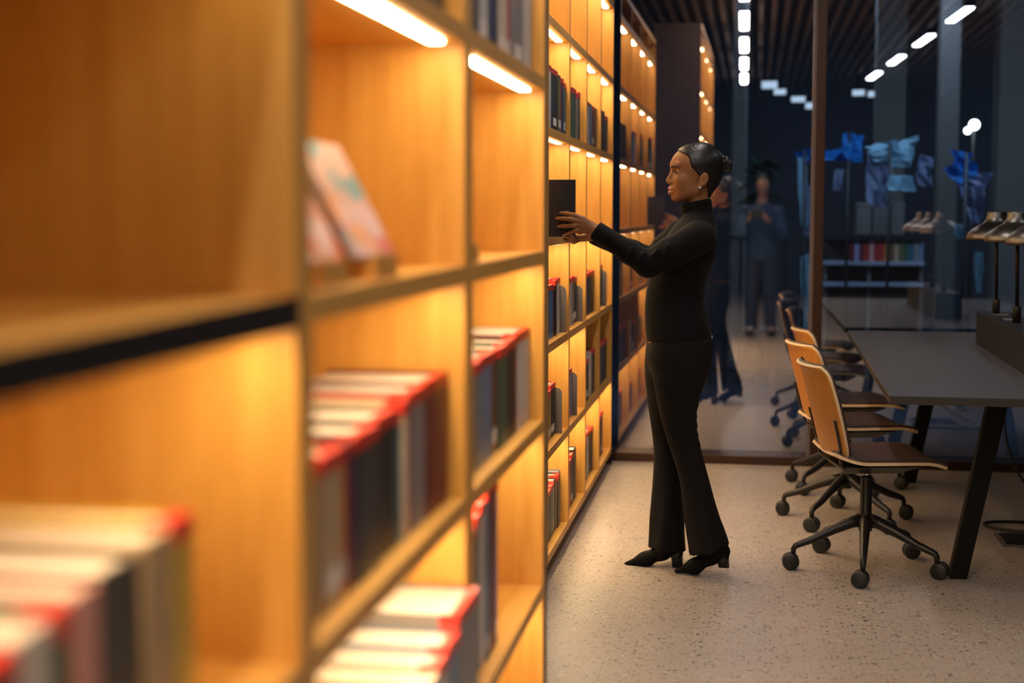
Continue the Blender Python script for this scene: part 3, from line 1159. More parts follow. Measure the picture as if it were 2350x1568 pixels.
def cable(name, pts, r, label):
    cu = bpy.data.curves.new(name, 'CURVE')
    cu.dimensions = '3D'
    sp = cu.splines.new('NURBS')
    sp.points.add(len(pts) - 1)
    for p, q in zip(sp.points, pts):
        p.co = (*q, 1)
    sp.use_endpoint_u = True
    sp.order_u = 4
    cu.bevel_depth = r
    cu.bevel_resolution = 3
    o = bpy.data.objects.new(name, cu)
    COL.objects.link(o)
    dg = bpy.context.evaluated_depsgraph_get()
    me = bpy.data.meshes.new_from_object(o.evaluated_get(dg))
    bpy.data.objects.remove(o)
    me.materials.append(MATS['rubber_cable'])
    o = bpy.data.objects.new(name, me)
    COL.objects.link(o)
    return tag(o, label, 'cable')


cable('power_cable', [at(2305, 960, 6.2), at(2306, 985, 6.2), at(2310, 1020, 6.2), at(2325, 1065, 6.2), at(2350, 1110, 6.2), at(2400, 1170, 6.2), at(2440, 1225, 6.2), (1.42, 6.3, 0.012), (1.45, 6.4, 0.009)], 0.005, 'thin black cable hanging down from the reading table')
cable('floor_cable', [(1.45, 6.62, 0.009), (1.25, 6.64, 0.009), (1.12, 6.63, 0.010), (1.03, 6.60, 0.010), (1.02, 6.53, 0.010), (1.08, 6.46, 0.010), (1.15, 6.42, 0.012), (1.17, 6.385, 0.020), (1.18, 6.36, 0.017)], 0.007, 'thick black cable looping on the floor to the outlet')

# ================================================================== the woman at the shelf
YM = 5.53                       # her mid-plane (she faces -x, her left side towards the camera)


def P(px, py, Y):
    return tuple(at(px, py, Y))


woman = thing('person', 'woman in black turtleneck and flared trousers sliding a black book onto a shelf', 'person', (-0.26, YM, 0))
INV = Matrix.Translation((0.26, -YM, 0))


def wobj(name, me, mat, parent=None, label=None):
    me.transform(INV)
    o = obj(name, me, mat, parent or woman)
    if label:
        o['label'] = label
    return o


# ---- head frame: u forward (face), v up, w to her left (camera side)
HEAD_C = np.array(P(1597.6, 396.7, YM))
HYAW = math.radians(11)          # face turned a little towards the camera
FU = np.array([-math.cos(HYAW), -math.sin(HYAW), 0.0])
FV = np.array([0.0, 0.0, 1.0])
FW = np.array([math.sin(HYAW), -math.cos(HYAW), 0.0])


def H(u, v, w):
    return HEAD_C + FU * u + FV * v + FW * w


def to_head(X, Y, Z):
    dx, dy, dz = X - HEAD_C[0], Y - HEAD_C[1], Z - HEAD_C[2]
    u = dx * FU[0] + dy * FU[1]
    w = dx * FW[0] + dy * FW[1]
    return u, dz + 0 * u, w


def skull_sdf(u, v, w):
    s = s_ell(u, v, w, (-0.012, 0.028, 0), (0.090, 0.084, 0.071))
    s = smin(s, s_ell(u, v, w, (0.040, 0.030, 0), (0.058, 0.056, 0.058)), 0.025)           # forehead
    return smin(s, s_ell(u, v, w, (0.038, -0.038, 0), (0.056, 0.066, 0.053)), 0.03)        # middle of the face


def head_sdf(u, v, w):
    aw = np.abs(w)
    s = skull_sdf(u, v, w)
    s = smin(s, s_cone(u, v, aw, (0.080, -0.095, 0.0), (0.066, -0.092, 0.018), 0.0145, 0.0145), 0.02)   # chin
    s = smin(s, s_cone(u, v, aw, (0.066, -0.092, 0.018), (-0.004, -0.066, 0.047), 0.013, 0.013), 0.024)  # jaw
    s = smin(s, s_ell(u, v, aw, (0.060, -0.028, 0.040), (0.022, 0.020, 0.018)), 0.02)      # cheekbones
    s = smin(s, s_cone(u, v, aw, (0.088, 0.031, 0.008), (0.074, 0.030, 0.044), 0.0095, 0.008), 0.012)   # brow ridge
    s = smin(s, s_ell(u, v, aw, (0.083, -0.066, 0), (0.020, 0.022, 0.026)), 0.014)         # mouth mound
    # eye sockets
    s = smax(s, -s_ell(u, v, aw, (0.094, 0.000, 0.034), (0.017, 0.012, 0.017)), 0.010)
    # nose
    n = s_cone(u, v, w, (0.085, 0.014, 0), (0.1055, -0.030, 0), 0.0075, 0.0105)
    n = smin(n, s_ell(u, v, aw, (0.096, -0.036, 0.0115), (0.0105, 0.0085, 0.0075)), 0.006)
    n = smin(n, s_cone(u, v, w, (0.104, -0.034, 0), (0.092, -0.043, 0), 0.007, 0.006), 0.006)
    s = smin(s, n, 0.008)
    s = smax(s, -s_ell(u, v, aw, (0.098, -0.0435, 0.0065), (0.005, 0.004, 0.0032)), 0.002)
    # lids: a rim round each eye
    s = smin(s, s_ell(u, v, aw, (0.045, -0.056, 0.036), (0.032, 0.034, 0.020)), 0.02)
    lid = s_ell(u, v, aw, (0.0700, -0.0025, 0.034), (0.0150, 0.0140, 0.0172))
    lid = smax(lid, -s_ell(u, v, aw, (0.0850, -0.0032, 0.0355), (0.0150, 0.0056, 0.0160)), 0.0015)
    s = smin(s, lid, 0.003)
    # lips
    up = s_cone(u, v, aw, (0.1005, -0.0605, 0.0), (0.086, -0.0665, 0.024), 0.0078, 0.0034)
    lo = s_cone(u, v, aw, (0.0992, -0.0768, 0.0), (0.086, -0.0700, 0.022), 0.0090, 0.0034)
    s = smin(s, up, 0.004)
    s = smin(s, lo, 0.004)
    s = smax(s, -s_cone(u, v, aw, (0.110, -0.0685, 0.0), (0.090, -0.0685, 0.024), 0.0016, 0.0012), 0.003)
    # neck
    s = smin(s, s_cone(u, v, w, (-0.014, -0.060, 0), (-0.006, -0.165, 0), 0.041, 0.043), 0.020)
    # ears: rim, bowl, lobe
    ca, sa = math.cos(0.30), math.sin(0.30)
    eu, ev = (u + 0.017), (v + 0.031)
    e1, e2 = eu * ca + ev * sa, -eu * sa + ev * ca
    ear = s_ell(e1, e2, aw, (0, 0.004, 0.074), (0.0175, 0.0265, 0.0085))
    ear = smin(ear, s_ell(e1, e2, aw, (0.006, -0.022, 0.072), (0.0085, 0.0085, 0.006)), 0.006)
    ear = smax(ear, -s_ell(e1, e2, aw, (0.001, 0.004, 0.0845), (0.0115, 0.0195, 0.0075)), 0.003)
    ear = smin(ear, s_cone(e1, e2, aw, (0.004, 0.013, 0.0775), (-0.003, -0.012, 0.0775), 0.0022, 0.0028), 0.003)
    s = smin(s, ear, 0.005)
    return s


def box_head(lo, hi):
    c = [H(u, v, w) for u in (lo[0], hi[0]) for v in (lo[1], hi[1]) for w in (lo[2], hi[2])]
    return np.min(c, 0), np.max(c, 0)


# ---- hands
LY = 5.352                        # camera-side face of the black book is at 5.366


def finger(X, Y, Z, pts):
    return s_chain(X, Y, Z, pts, 0.004)


# left hand lies on the cover: wrist, knuckles, fingers (photo columns/rows at a given depth)
wr = P(1373, 533, 5.345)
L_F = {'index': [(1338, 503, 5.338, .0098), (1318, 494, 5.332, .0090), (1301, 490.5, 5.340, .0080), (1290, 489, 5.352, .0068)],
       'middle': [(1336, 509, 5.336, .0100), (1312, 504, 5.328, .0092), (1293, 502, 5.337, .0082), (1281, 501.5, 5.351, .0070)],
       'ring': [(1335, 516, 5.338, .0096), (1314, 518, 5.330, .0086), (1296, 519, 5.339, .0077), (1285, 519.5, 5.352, .0066)],
       'pinky': [(1337, 523, 5.342, .0088), (1321, 529, 5.336, .0076), (1307, 536, 5.343, .0067), (1297, 539.5, 5.352, .0058)]}
L_FP = {k: [(*P(a, b, c), r) for a, b, c, r in v] for k, v in L_F.items()}
L_TH = [(*P(1362, 540, 5.352), .0125), (*P(1345, 544, 5.372), .0105), (*P(1330, 545, 5.392), .0090), (*P(1316, 542, 5.401), .0075)]
NAILS = []


def left_hand(X, Y, Z):
    s = None
    for k, pts in L_FP.items():
        f = finger(X, Y, Z, pts)
        m = s_cone(X, Y, Z, wr, pts[0][:3], 0.0165, 0.0120)
        f = smin(f, m, 0.006)
        s = f if s is None else smin(s, f, 0.0045)
    s = smin(s, finger(X, Y, Z, L_TH), 0.008)
    s = smin(s, s_cone(X, Y, Z, wr, L_TH[0][:3], 0.017, 0.012), 0.012)
    s = smin(s, s_ell(X, Y, Z, P(1352, 523, 5.345), (0.030, 0.0125, 0.026)), 0.012)
    s = smin(s, s_cone(X, Y, Z, wr, P(1400, 553, 5.345), 0.0225, 0.026), 0.02)
    return s


# right hand carries the book from below, fingers curling up on the camera side
wr2 = P(1370, 542, 5.455)
R_F = [[(1338, 545, 5.425, .0098), (1320, 553, 5.395, .0092), (1313, 549.5, 5.362, .0084), (1313, 543.5, 5.350, .0074)],
       [(1335, 546, 5.420, .0096), (1316, 555, 5.392, .0088), (1307.5, 551, 5.360, .0080), (1308, 545, 5.351, .0068)],
       [(1336, 547, 5.436, .0098), (1312, 553, 5.415, .0090), (1301, 551, 5.392, .0080), (1296, 549, 5.375, .0068)],
       [(1338, 547, 5.446, .0090), (1316, 553, 5.432, .0080), (1304, 552, 5.415, .0070), (1297, 551, 5.402, .0060)]]
R_FP = [[(*P(a, b, c), r) for a, b, c, r in v] for v in R_F]
R_TH = [(*P(1352, 540, 5.46), .012), (*P(1337, 533, 5.452), .010), (*P(1324, 530, 5.425), .009), (*P(1316, 524, 5.405), .0075)]


def right_hand(X, Y, Z):
    s = None
    for pts in R_FP:
        f = finger(X, Y, Z, pts)
        f = smin(f, s_cone(X, Y, Z, wr2, pts[0][:3], 0.0165, 0.0120), 0.006)
        s = f if s is None else smin(s, f, 0.0045)
    s = smin(s, finger(X, Y, Z, R_TH), 0.008)
    s = smin(s, s_cone(X, Y, Z, wr2, P(1400, 552, 5.475), 0.0225, 0.026), 0.02)
    return s


# ---- limbs (shared by body and clothes)
SH_L, EL_L = P(1606, 545, 5.375), P(1487, 607, 5.335)
SH_R, EL_R = P(1562, 540, 5.69), P(1500, 598, 5.64)
PELV = P(1556, 800, YM)
HIP_L, KN_L, AN_L = P(1570, 850, 5.455), P(1566, 1020, 5.445), P(1628, 1240, 5.465)
HIP_R, KN_R, AN_R = P(1548, 850, 5.61), P(1527, 1020, 5.60), P(1533, 1245, 5.585)


def trow(py, xf, xb, hw, dy=0.0):
    a, b = P(xf, py, YM), P(xb, py, YM)
    return (a[2], (a[0] + b[0]) / 2, YM + dy, abs(b[0] - a[0]) / 2, hw)


TORSO = [trow(474, 1575, 1629, 0.050), trow(488, 1570, 1636, 0.065), trow(500, 1563, 1641, 0.100), trow(515, 1549, 1645, 0.142), trow(535, 1533, 1648, 0.158),
         trow(560, 1519, 1648, 0.158), trow(585, 1509, 1643, 0.152), trow(610, 1500, 1634, 0.146), trow(640, 1490, 1623, 0.138), trow(665, 1484, 1616, 0.132), trow(690, 1481, 1613, 0.133),
         trow(715, 1480, 1618, 0.140), trow(740, 1480.5, 1628, 0.150), trow(760, 1482, 1633, 0.158), trow(781, 1485, 1637, 0.163)]


def torso_sdf(X, Y, Z, off=0.0):
    return s_stack(X, Y, Z, [(r[0], r[1], r[2], r[3] + off, r[4] + off) for r in TORSO])


def body_sdf(X, Y, Z):
    s = torso_sdf(X, Y, Z, -0.014)
    s = smin(s, s_ell(X, Y, Z, PELV, (0.108, 0.14, 0.09)), 0.04)
    for sh, el, w_ in ((SH_L, EL_L, wr), (SH_R, EL_R, wr2)):
        s = smin(s, s_chain(X, Y, Z, [(*sh, .047), (*el, .036), (*w_, .022)], 0.02), 0.03)
    for h, k, a in ((HIP_L, KN_L, AN_L), (HIP_R, KN_R, AN_R)):
        s = smin(s, s_chain(X, Y, Z, [(*h, .060), (*k, .034), (*a, .026)], 0.03), 0.04)
    # neck up into the head
    s = smin(s, s_cone(X, Y, Z, H(-0.006, -0.14, 0), P(1600, 520, YM), 0.038, 0.050), 0.02)
    return s


def join_meshes(parts):
    Vs, Qs, o = [], [], 0
    for V, Q in parts:
        Vs.append(V)
        Qs.append(Q + o)
        o += len(V)
    return np.concatenate(Vs), np.concatenate(Qs)


lo, hi = box_head((-0.11, -0.155, -0.09), (0.125, 0.12, 0.09))
hv = surface_nets(lambda X, Y, Z: head_sdf(*to_head(X, Y, Z)), lo, hi, 0.0019)
bl, bh_ = np.array(P(1500, 1250, YM)), np.array(P(1640, 500, YM))
bv = surface_nets(body_sdf, (-0.75, 5.25, 0.10), (-0.10, 5.85, 1.36), 0.009)
pa = np.array([p[:3] for v in L_FP.values() for p in v] + [wr] + [p[:3] for p in L_TH] + [P(1400, 553, 5.345)])
lh = surface_nets(left_hand, pa.min(0) - 0.03, pa.max(0) + 0.03, 0.0016)
pb = np.array([p[:3] for v in R_FP for p in v] + [wr2] + [p[:3] for p in R_TH] + [P(1400, 552, 5.475)])
rh = surface_nets(right_hand, pb.min(0) - 0.03, pb.max(0) + 0.03, 0.0020)
V, Q = join_meshes([hv, bv, lh, rh])
body_me = mesh_of('body', V, Q, 1)
# lips are part of the skin surface: give their faces the lip colour
body_me.materials.append(MATS['skin'])
body_me.materials.append(MATS['lip'])
nv_head = len(hv[0])
co = np.zeros(len(body_me.vertices) * 3, np.float32)
body_me.vertices.foreach_get('co', co)
co = co.reshape(-1, 3)
uu, vv, ww = to_head(co[:, 0], co[:, 1], co[:, 2])
lipv = (np.minimum(s_cone(uu, vv, np.abs(ww), (0.1005, -0.0605, 0.0), (0.086, -0.0665, 0.024), 0.0078, 0.0034), s_cone(uu, vv, np.abs(ww), (0.0992, -0.0768, 0.0), (0.086, -0.0700, 0.022), 0.0090, 0.0034)) < 0.0010) & (uu > 0.088)
lipf = lipv[Q].sum(1) >= 3
mi_ = np.zeros(len(body_me.polygons), np.int32)
if len(mi_) == len(lipf):
    mi_[lipf] = 1
body_me.polygons.foreach_set('material_index', mi_)
wobj('body', body_me, ['skin', 'lip'])

# ---- hair: slick cap with a knot at the back
HL_V = [-0.12, -0.075, -0.055, -0.030, -0.011, 0.0, 0.018, 0.036, 0.060, 0.081, 0.12]
HL_U = [-0.046, -0.040, -0.040, -0.034, 0.000, 0.008, 0.026, 0.034, 0.038, 0.068, 0.088]


def hair_sdf(u, v, w):
    aw = np.abs(w)
    s = s_ell(u, v, w, (-0.012, 0.028, 0), (0.0955, 0.0885, 0.0755))
    s = smin(s, s_ell(u, v, w, (0.036, 0.036, 0), (0.060, 0.0565, 0.0625)), 0.025)
    s = smin(s, s_cone(u, v, w, (-0.030, -0.03, 0), (-0.018, -0.070, 0), 0.058, 0.0445), 0.03)
    s = smin(s, smin(skull_sdf(u, v, w), s_ell(u, v, aw, (0.060, -0.028, 0.040), (0.022, 0.020, 0.018)), 0.02) - 0.0042, 0.004)
    cut = (u - np.interp(v, HL_V, HL_U) + 0.0009 * np.sin(v * 300)) * 0.75
    s = smax(s, cut, 0.004)
    # comb lines
    s = s + 0.0006 * np.sin(w * 900 + v * 260) * np.sin(v * 900 - u * 120)
    return s


lo, hi = box_head((-0.12, -0.13, -0.09), (0.11, 0.13, 0.09))
V, Q = surface_nets(lambda X, Y, Z: hair_sdf(*to_head(X, Y, Z)), lo, hi, 0.0022)
hair = wobj('hair', mesh_of('hair', V, Q, 1), 'hair_black')


def bun_sdf(u, v, w):
    s = s_ell(u, v, w, (-0.116, 0.036, 0), (0.023, 0.027, 0.027))
    for k in range(7):
        a = k * 2 * PI / 7
        s = smin(s, s_cone(u, v, w, (-0.100, 0.036 + 0.020 * math.sin(a), 0.020 * math.cos(a)), (-0.126, 0.030 + 0.017 * math.sin(a + 1.1), 0.017 * math.cos(a + 1.1)), 0.0125, 0.0105), 0.0015)
    s = smin(s, s_cone(u, v, w, (-0.085, 0.034, 0), (-0.1, 0.035, 0), 0.022, 0.02), 0.01)
    return s


lo, hi = box_head((-0.17, -0.05, -0.07), (-0.07, 0.12, 0.07))
V, Q = surface_nets(lambda X, Y, Z: bun_sdf(*to_head(X, Y, Z)), lo, hi, 0.0022)
wobj('hair_bun', mesh_of('hair_bun', V, Q, 1), 'hair_black', None, 'twisted black hair bun')


def ball(c, r, seg=20, rings=12, scale=(1, 1, 1)):
    bm = bmesh.new()
    bmesh.ops.create_uvsphere(bm, u_segments=seg, v_segments=rings, radius=r)
    for v in bm.verts:
        v.co = Vector((v.co.x * scale[0] + c[0], v.co.y * scale[1] + c[1], v.co.z * scale[2] + c[2]))
    for f in bm.faces:
        f.smooth = True
    me = bpy.data.meshes.new('ball')
    bm.to_mesh(me)
    bm.free()
    return me


def surf_u(v, w):
    us = np.linspace(0.02, 0.13, 1200)
    d = head_sdf(us, np.full_like(us, v), np.full_like(us, w))
    k = np.where(d < 0)[0]
    return us[k[-1]]


for sgn in (1, -1):
    eye = wobj('eye', ball(H(0.0698, -0.0025, 0.034 * sgn), 0.0136), 'eye_white')
    wobj('iris', ball(H(0.0783, -0.0018, 0.034 * sgn + 0.0042), 0.0061, 14, 8, (1, 1, 1)), 'iris', eye)
    bm = bmesh.new()
    bpts = [(0, 0.0190, 0.012), (0, 0.0225, 0.020), (0, 0.0240, 0.032), (0, 0.0215, 0.043), (0, 0.0150, 0.052)]
    tube(bm, [H(surf_u(v, w) - 0.0006, v, w * sgn) for u, v, w in bpts], [0.0024, 0.0036, 0.0036, 0.0028, 0.0013], 8)
    me = bpy.data.meshes.new('eyebrow')
    bm.to_mesh(me)
    bm.free()
    wobj('eyebrow', me, 'brow')
    bm = bmesh.new()
    lpts = [(0.0800, 0.0020, 0.0215), (0.0842, 0.0040, 0.030), (0.0822, 0.0036, 0.040), (0.0725, -0.0015, 0.0495)]
    tube(bm, [H(u, v, w * sgn) for u, v, w in lpts], [0.0012, 0.0019, 0.0019, 0.0011], 6)
    me = bpy.data.meshes.new('eyelashes')
    bm.to_mesh(me)
    bm.free()
    wobj('eyelashes', me, 'brow')
    wobj('earring', ball(H(-0.0035, -0.0575, 0.0795 * sgn), 0.0050, 14, 8), 'pearl', None, 'small pearl ear stud')

# nails on the left hand, ring on the ring finger
for k, pts in L_FP.items():
    tip, prev = Vector(pts[-1][:3]), Vector(pts[-2][:3])
    d = (tip - prev).normalized()
    n = Vector((0, -1, 0))
    n = (n - d * n.dot(d)).normalized()
    s = d.cross(n)
    c = tip + d * 0.003 + n * pts[-1][3] * 0.80
    bm = bmesh.new()
    r = pts[-1][3]
    for i in range(5):
        for j in range(7):
            a, b = (j / 6 - 0.5) * 1.7, i / 4
            wv = math.sin(a) * r * 0.78
            hv_ = (math.cos(a) - 1) * r * 0.5
            bm.verts.new(c + s * wv + n * (hv_ + 0.0008) + d * (b * 0.0115 - 0.0045) - n * b * b * 0.002)
    bm.verts.ensure_lookup_table()
    for i in range(4):
        for j in range(6):
            f = bm.faces.new([bm.verts[q] for q in (i * 7 + j, i * 7 + j + 1, i * 7 + j + 8, i * 7 + j + 7)])
            f.smooth = True
    bmesh.ops.solidify(bm, geom=bm.faces[:], thickness=0.0008)
    me = bpy.data.meshes.new('fingernail')
    bm.to_mesh(me)
    bm.free()
    wobj('fingernail', me, 'nail')
p0, p1 = Vector(L_FP['ring'][0][:3]), Vector(L_FP['ring'][1][:3])
rc = p0.lerp(p1, 0.80)
bm = bmesh.new()
d = (p1 - p0).normalized()
ru, rw = frame_of(d)
tube(bm, [rc + (ru * math.cos(2 * PI * k / 24) + rw * math.sin(2 * PI * k / 24)) * 0.0096 for k in range(25)], 0.0013, 8, caps=False)
me = bpy.data.meshes.new('finger_ring')
bm.to_mesh(me)
bm.free()
wobj('finger_ring', me, 'gold', None, 'thin gold ring')


# ---- sweater
def cuffed(X, Y, Z, sh, el, w_, side):
    c0 = np.array(w_) + (np.array(el) - np.array(w_)) * -0.035     # cuff mouth
    c1 = np.array(w_) + (np.array(el) - np.array(w_)) * 0.22
    s = s_chain(X, Y, Z, [(*sh, .062), (*(np.array(sh) * 0.45 + np.array(el) * 0.55), .056), (*el, .048)], 0.02)
    s = smin(s, s_chain(X, Y, Z, [(*el, .0475), (*((np.array(el) + c1) / 2), .043), (*c1, .0375)], 0.015), 0.018)
    dd = (c0 - c1)
    cuff = s_cone(X, Y, Z, c1 + dd * 0.06, c0, 0.0385, 0.0375)
    s = smin(s, cuff, 0.001)
    # open the sleeve flat at the wrist
    d = c0 - c1
    d = d / np.linalg.norm(d)
    pl = (X - c0[0]) * d[0] + (Y - c0[1]) * d[1] + (Z - c0[2]) * d[2] - 0.006
    s = np.maximum(s, pl)
    return s, c0, d


def sweater_sdf(X, Y, Z):
    s = torso_sdf(X, Y, Z)
    # bust
    s = smin(s, s_ell(X, Y, Z, P(1532, 590, 5.46), (0.050, 0.062, 0.055)), 0.03)
    s = smin(s, s_ell(X, Y, Z, P(1532, 590, 5.60), (0.050, 0.062, 0.055)), 0.03)
    a, c0, d0 = cuffed(X, Y, Z, SH_L, EL_L, wr, 1)
    # creases in the near sleeve
    for px, py, ex, ey, amp, sg_ in ((1514, 562, 1480, 616, .015, .008), (1492, 562, 1462, 602, .013, .0075), (1454, 564, 1440, 592, .009, .007), (1427, 548, 1412, 572, .007, .007),
                                     (1534, 552, 1522, 608, .011, .009), (1556, 548, 1578, 518, .009, .009), (1592, 520, 1562, 560, .008, .010), (1560, 592, 1612, 560, .008, .010)):
        d = s_cone(X, Y, Z, P(px, py, 5.290), P(ex, ey, 5.290), 0, 0)
        a = a - amp * np.exp(-(d / sg_) ** 2)
    b, c1, d1 = cuffed(X, Y, Z, SH_R, EL_R, wr2, -1)
    s = smin(s, a, 0.022)
    s = smin(s, b, 0.022)
    # folds round the waist
    zz = Z + 0.18 * (X + 0.3) * 0
    for py, amp in ((668, .0035), (684, .0045), (698, .0035), (712, .0025)):
        zc = P(1610, py, YM)[2]
        wgt = np.clip((X + 0.33) / 0.12, 0, 1)
        s = s - amp * wgt * np.exp(-((Z - zc - 0.05 * (X + 0.22)) / 0.006) ** 2)
    # hollow turtleneck is added separately; open hem
    return s


V, Q = surface_nets(sweater_sdf, (-0.78, 5.24, P(1500, 781, YM)[2] - 0.01), (-0.06, 5.83, P(1600, 478, YM)[2]), 0.0052)
sw = wobj('sweater', mesh_of('sweater', V, Q, 2), 'sweater_knit', None, 'black ribbed turtleneck sweater')

# rolled collar
bm = bmesh.new()
rings = []
NC_ = 40
prof = [(0.0, 1.0, 0.052, 0.050), (0.25, 1.0, 0.0545, 0.053), (0.55, 1.0, 0.0555, 0.0545), (0.8, 1.0, 0.0575, 0.057), (1.0, 1.0, 0.0545, 0.054), (0.97, 1.0, 0.049, 0.0485), (0.6, 1, 0.046, 0.0455)]
for t_, _, rx, ry in prof:
    ring = []
    for k in range(NC_):
        a = 2 * PI * k / NC_
        # front (left in the photo) sits lower than the back
        fx = math.cos(a)
        cxp = 1601.5 + (1596.0 - 1601.5) * t_
        top = 462 + 7 * (-fx)
        bot = 497 + 2 * (-fx)
        c = np.array(P(cxp, bot + (top - bot) * t_, YM))
        rr = 1.0 + 0.03 * math.sin(3 * a + 4 * t_)
        ring.append(bm.verts.new((c[0] + rx * rr * math.cos(a) * 1.06, YM + ry * rr * math.sin(a), c[2])))
    rings.append(ring)
for r0, r1 in zip(rings[:-1], rings[1:]):
    for k in range(NC_):
        f = bm.faces.new((r0[k], r0[(k + 1) % NC_], r1[(k + 1) % NC_], r1[k]))
        f.smooth = True
bmesh.ops.recalc_face_normals(bm, faces=bm.faces[:])
me = bpy.data.meshes.new('collar')
bm.to_mesh(me)
bm.free()
wobj('collar', me, 'sweater_knit', sw)
wobj('button', ball(P(1633.5, 774, 5.455), 0.0065, 14, 8, (0.6, 0.6, 1)), 'chrome', sw, 'small round button at the hem')


# ---- flared trousers
def leg_rows(spec, Y):
    out = []
    for py, xf, xb, hw, dy in spec:
        a, b = P(xf, py, Y), P(xb, py, Y)
        out.append((a[2], (a[0] + b[0]) / 2, Y + dy, abs(b[0] - a[0]) / 2, hw))
    return out


LEG_L = leg_rows([(778, 1500, 1636, .082, 0), (800, 1497, 1637, .088, 0), (830, 1495, 1632, .090, 0), (870, 1498, 1621, .086, 0), (910, 1505, 1606, .078, 0), (950, 1514, 1598, .070, 0), (990, 1525, 1600, .064, 0), (1030, 1538, 1609, .061, 0),
                  (1070, 1551, 1620, .062, 0.004), (1110, 1560, 1631, .066, 0.006), (1150, 1564, 1641, .072, 0.008), (1190, 1568, 1652, .080, 0.010), (1230, 1573, 1667, .090, 0.012), (1256, 1577, 1675, .097, 0.012), (1285, 1579, 1678, .10, 0.012)], 5.45)
LEG_R = leg_rows([(778, 1486, 1610, .080, 0), (800, 1482, 1612, .086, 0), (830, 1479, 1608, .088, 0), (870, 1480, 1598, .084, 0), (910, 1485, 1586, .076, 0), (950, 1490, 1574, .068, 0), (990, 1496, 1566, .062, 0), (1030, 1500, 1564, .060, 0),
                  (1070, 1500, 1565, .062, 0), (1110, 1498, 1568, .066, 0), (1150, 1495, 1570, .071, 0), (1190, 1492, 1572, .078, 0), (1230, 1491, 1574, .086, 0), (1266, 1490, 1576, .092, 0)], 5.60)


def trousers_sdf(X, Y, Z):
    l = s_stack(X, Y, Z, LEG_L)
    # slanted hem: rises towards the back
    a, b = np.array(P(1580, 1276, 5.45)), np.array(P(1676, 1247, 5.45))
    sl = (b[2] - a[2]) / (b[0] - a[0])
    l = np.maximum(l, (a[2] + sl * (X - a[0])) - Z)
    r = s_stack(X, Y, Z, LEG_R)
    a, b = np.array(P(1490, 1254, 5.60)), np.array(P(1576, 1262, 5.60))
    sl = (b[2] - a[2]) / (b[0] - a[0])
    r = np.maximum(r, (a[2] + sl * (X - a[0])) - Z)
    # soft wrinkles behind the knee
    for py, amp in ((930, .003), (955, .004), (975, .005), (995, .004), (1015, .003)):
        zc = P(1600, py, 5.45)[2]
        wgt = np.clip((X + 0.30) / 0.06, 0, 1)
        l = l - amp * wgt * np.exp(-((Z - zc + 0.35 * (X + 0.22)) / 0.007) ** 2)
    # long vertical drapes in the flare
    zk = np.clip((0.55 - Z) / 0.5, 0, 1)
    l = l - 0.0045 * zk * np.sin(X * 62 + Y * 30 + Z * 6)
    r = r - 0.0045 * zk * np.sin(X * 70 - Y * 34 + 1.0 - Z * 8)
    s = smin(l, r, 0.012)
    s = smin(s, np.maximum(s_ell(X, Y, Z, P(1556, 815, YM), (0.125, 0.155, 0.12)), Z - P(1550, 778, YM)[2]), 0.02)
    return s


V, Q = surface_nets(trousers_sdf, (-0.50, 5.30, 0.03), (-0.06, 5.76, P(1550, 770, YM)[2]), 0.0055)
tr = wobj('trousers', mesh_of('trousers', V, Q, 2), 'trouser_cloth', None, 'black flared trousers')


# ---- ankle boots with block heels
def boot(toe, ball_p, arch, heel_t, heel_b, ankle, Y, tilt=0):
    def sdf(X, Yy, Z):
        fl = 0.0
        t_, b_ = np.array(P(*toe, Y)), np.array(P(*ball_p, Y))
        ar, hl, an = np.array(P(*arch, Y)), np.array(P(*heel_t, Y)), np.array(P(*ankle, Y))
        s = s_cone(X, (Yy - Y) * 1.0 + Y, Z, t_, b_, 0.009, 0.026)
        s = smin(s, s_cone(X, Yy, Z, b_, ar, 0.028, 0.026), 0.025)
        s = smin(s, s_cone(X, Yy, Z, ar, hl, 0.026, 0.025), 0.025)
        s = smin(s, s_cone(X, Yy, Z, hl, an, 0.026, 0.034), 0.025)
        s = smin(s, s_cone(X, Yy, Z, ar, an, 0.026, 0.034), 0.03)
        # flat sole under the ball
        return s
    c = np.array([P(*q, Y) for q in (toe, ball_p, arch, heel_t, ankle)])
    V, Q = surface_nets(lambda X, Yy, Z: np.maximum(sdf(X, Yy, Z), 0.0015 - Z), c.min(0) - 0.05, c.max(0) + 0.05, 0.0035)
    me = mesh_of('boot', V, Q, 1)
    o = wobj('boot', me, 'boot_suede')
    # heel block
    hb, ht = [np.array(P(*q, Y)) for q in (heel_b, heel_t)]
    bm = bmesh.new()
    rings = []
    for z, cx, rx, ry in ((max(0.0012, hb[2]), hb[0], 0.0215, 0.0215), (hb[2] * 0.5 + ht[2] * 0.5, (hb[0] + ht[0]) / 2 * 1.0, 0.0235, 0.0225), (ht[2] + 0.004, ht[0], 0.030, 0.027)):
        rings.append([bm.verts.new((cx + rx * math.copysign(abs(math.cos(a)) ** 0.6, math.cos(a)), Y + ry * math.copysign(abs(math.sin(a)) ** 0.6, math.sin(a)), z)) for a in np.linspace(0, 2 * PI, 20, endpoint=False)])
    for r0, r1 in zip(rings[:-1], rings[1:]):
        for k in range(20):
            f = bm.faces.new((r0[k], r0[(k + 1) % 20], r1[(k + 1) % 20], r1[k]))
            f.smooth = True
    bm.faces.new(rings[0][::-1])
    bm.faces.new(rings[-1])
    me = bpy.data.meshes.new('boot_heel')
    bm.to_mesh(me)
    bm.free()
    wobj('boot_heel', me, 'boot_heel', o)


boot((1437, 1295), (1480, 1285), (1520, 1266), (1552, 1255), (1555, 1300), (1536, 1234), 5.585)
boot((1553, 1311), (1594, 1300), (1632, 1276), (1657, 1266), (1661, 1301), (1640, 1240), 5.47)

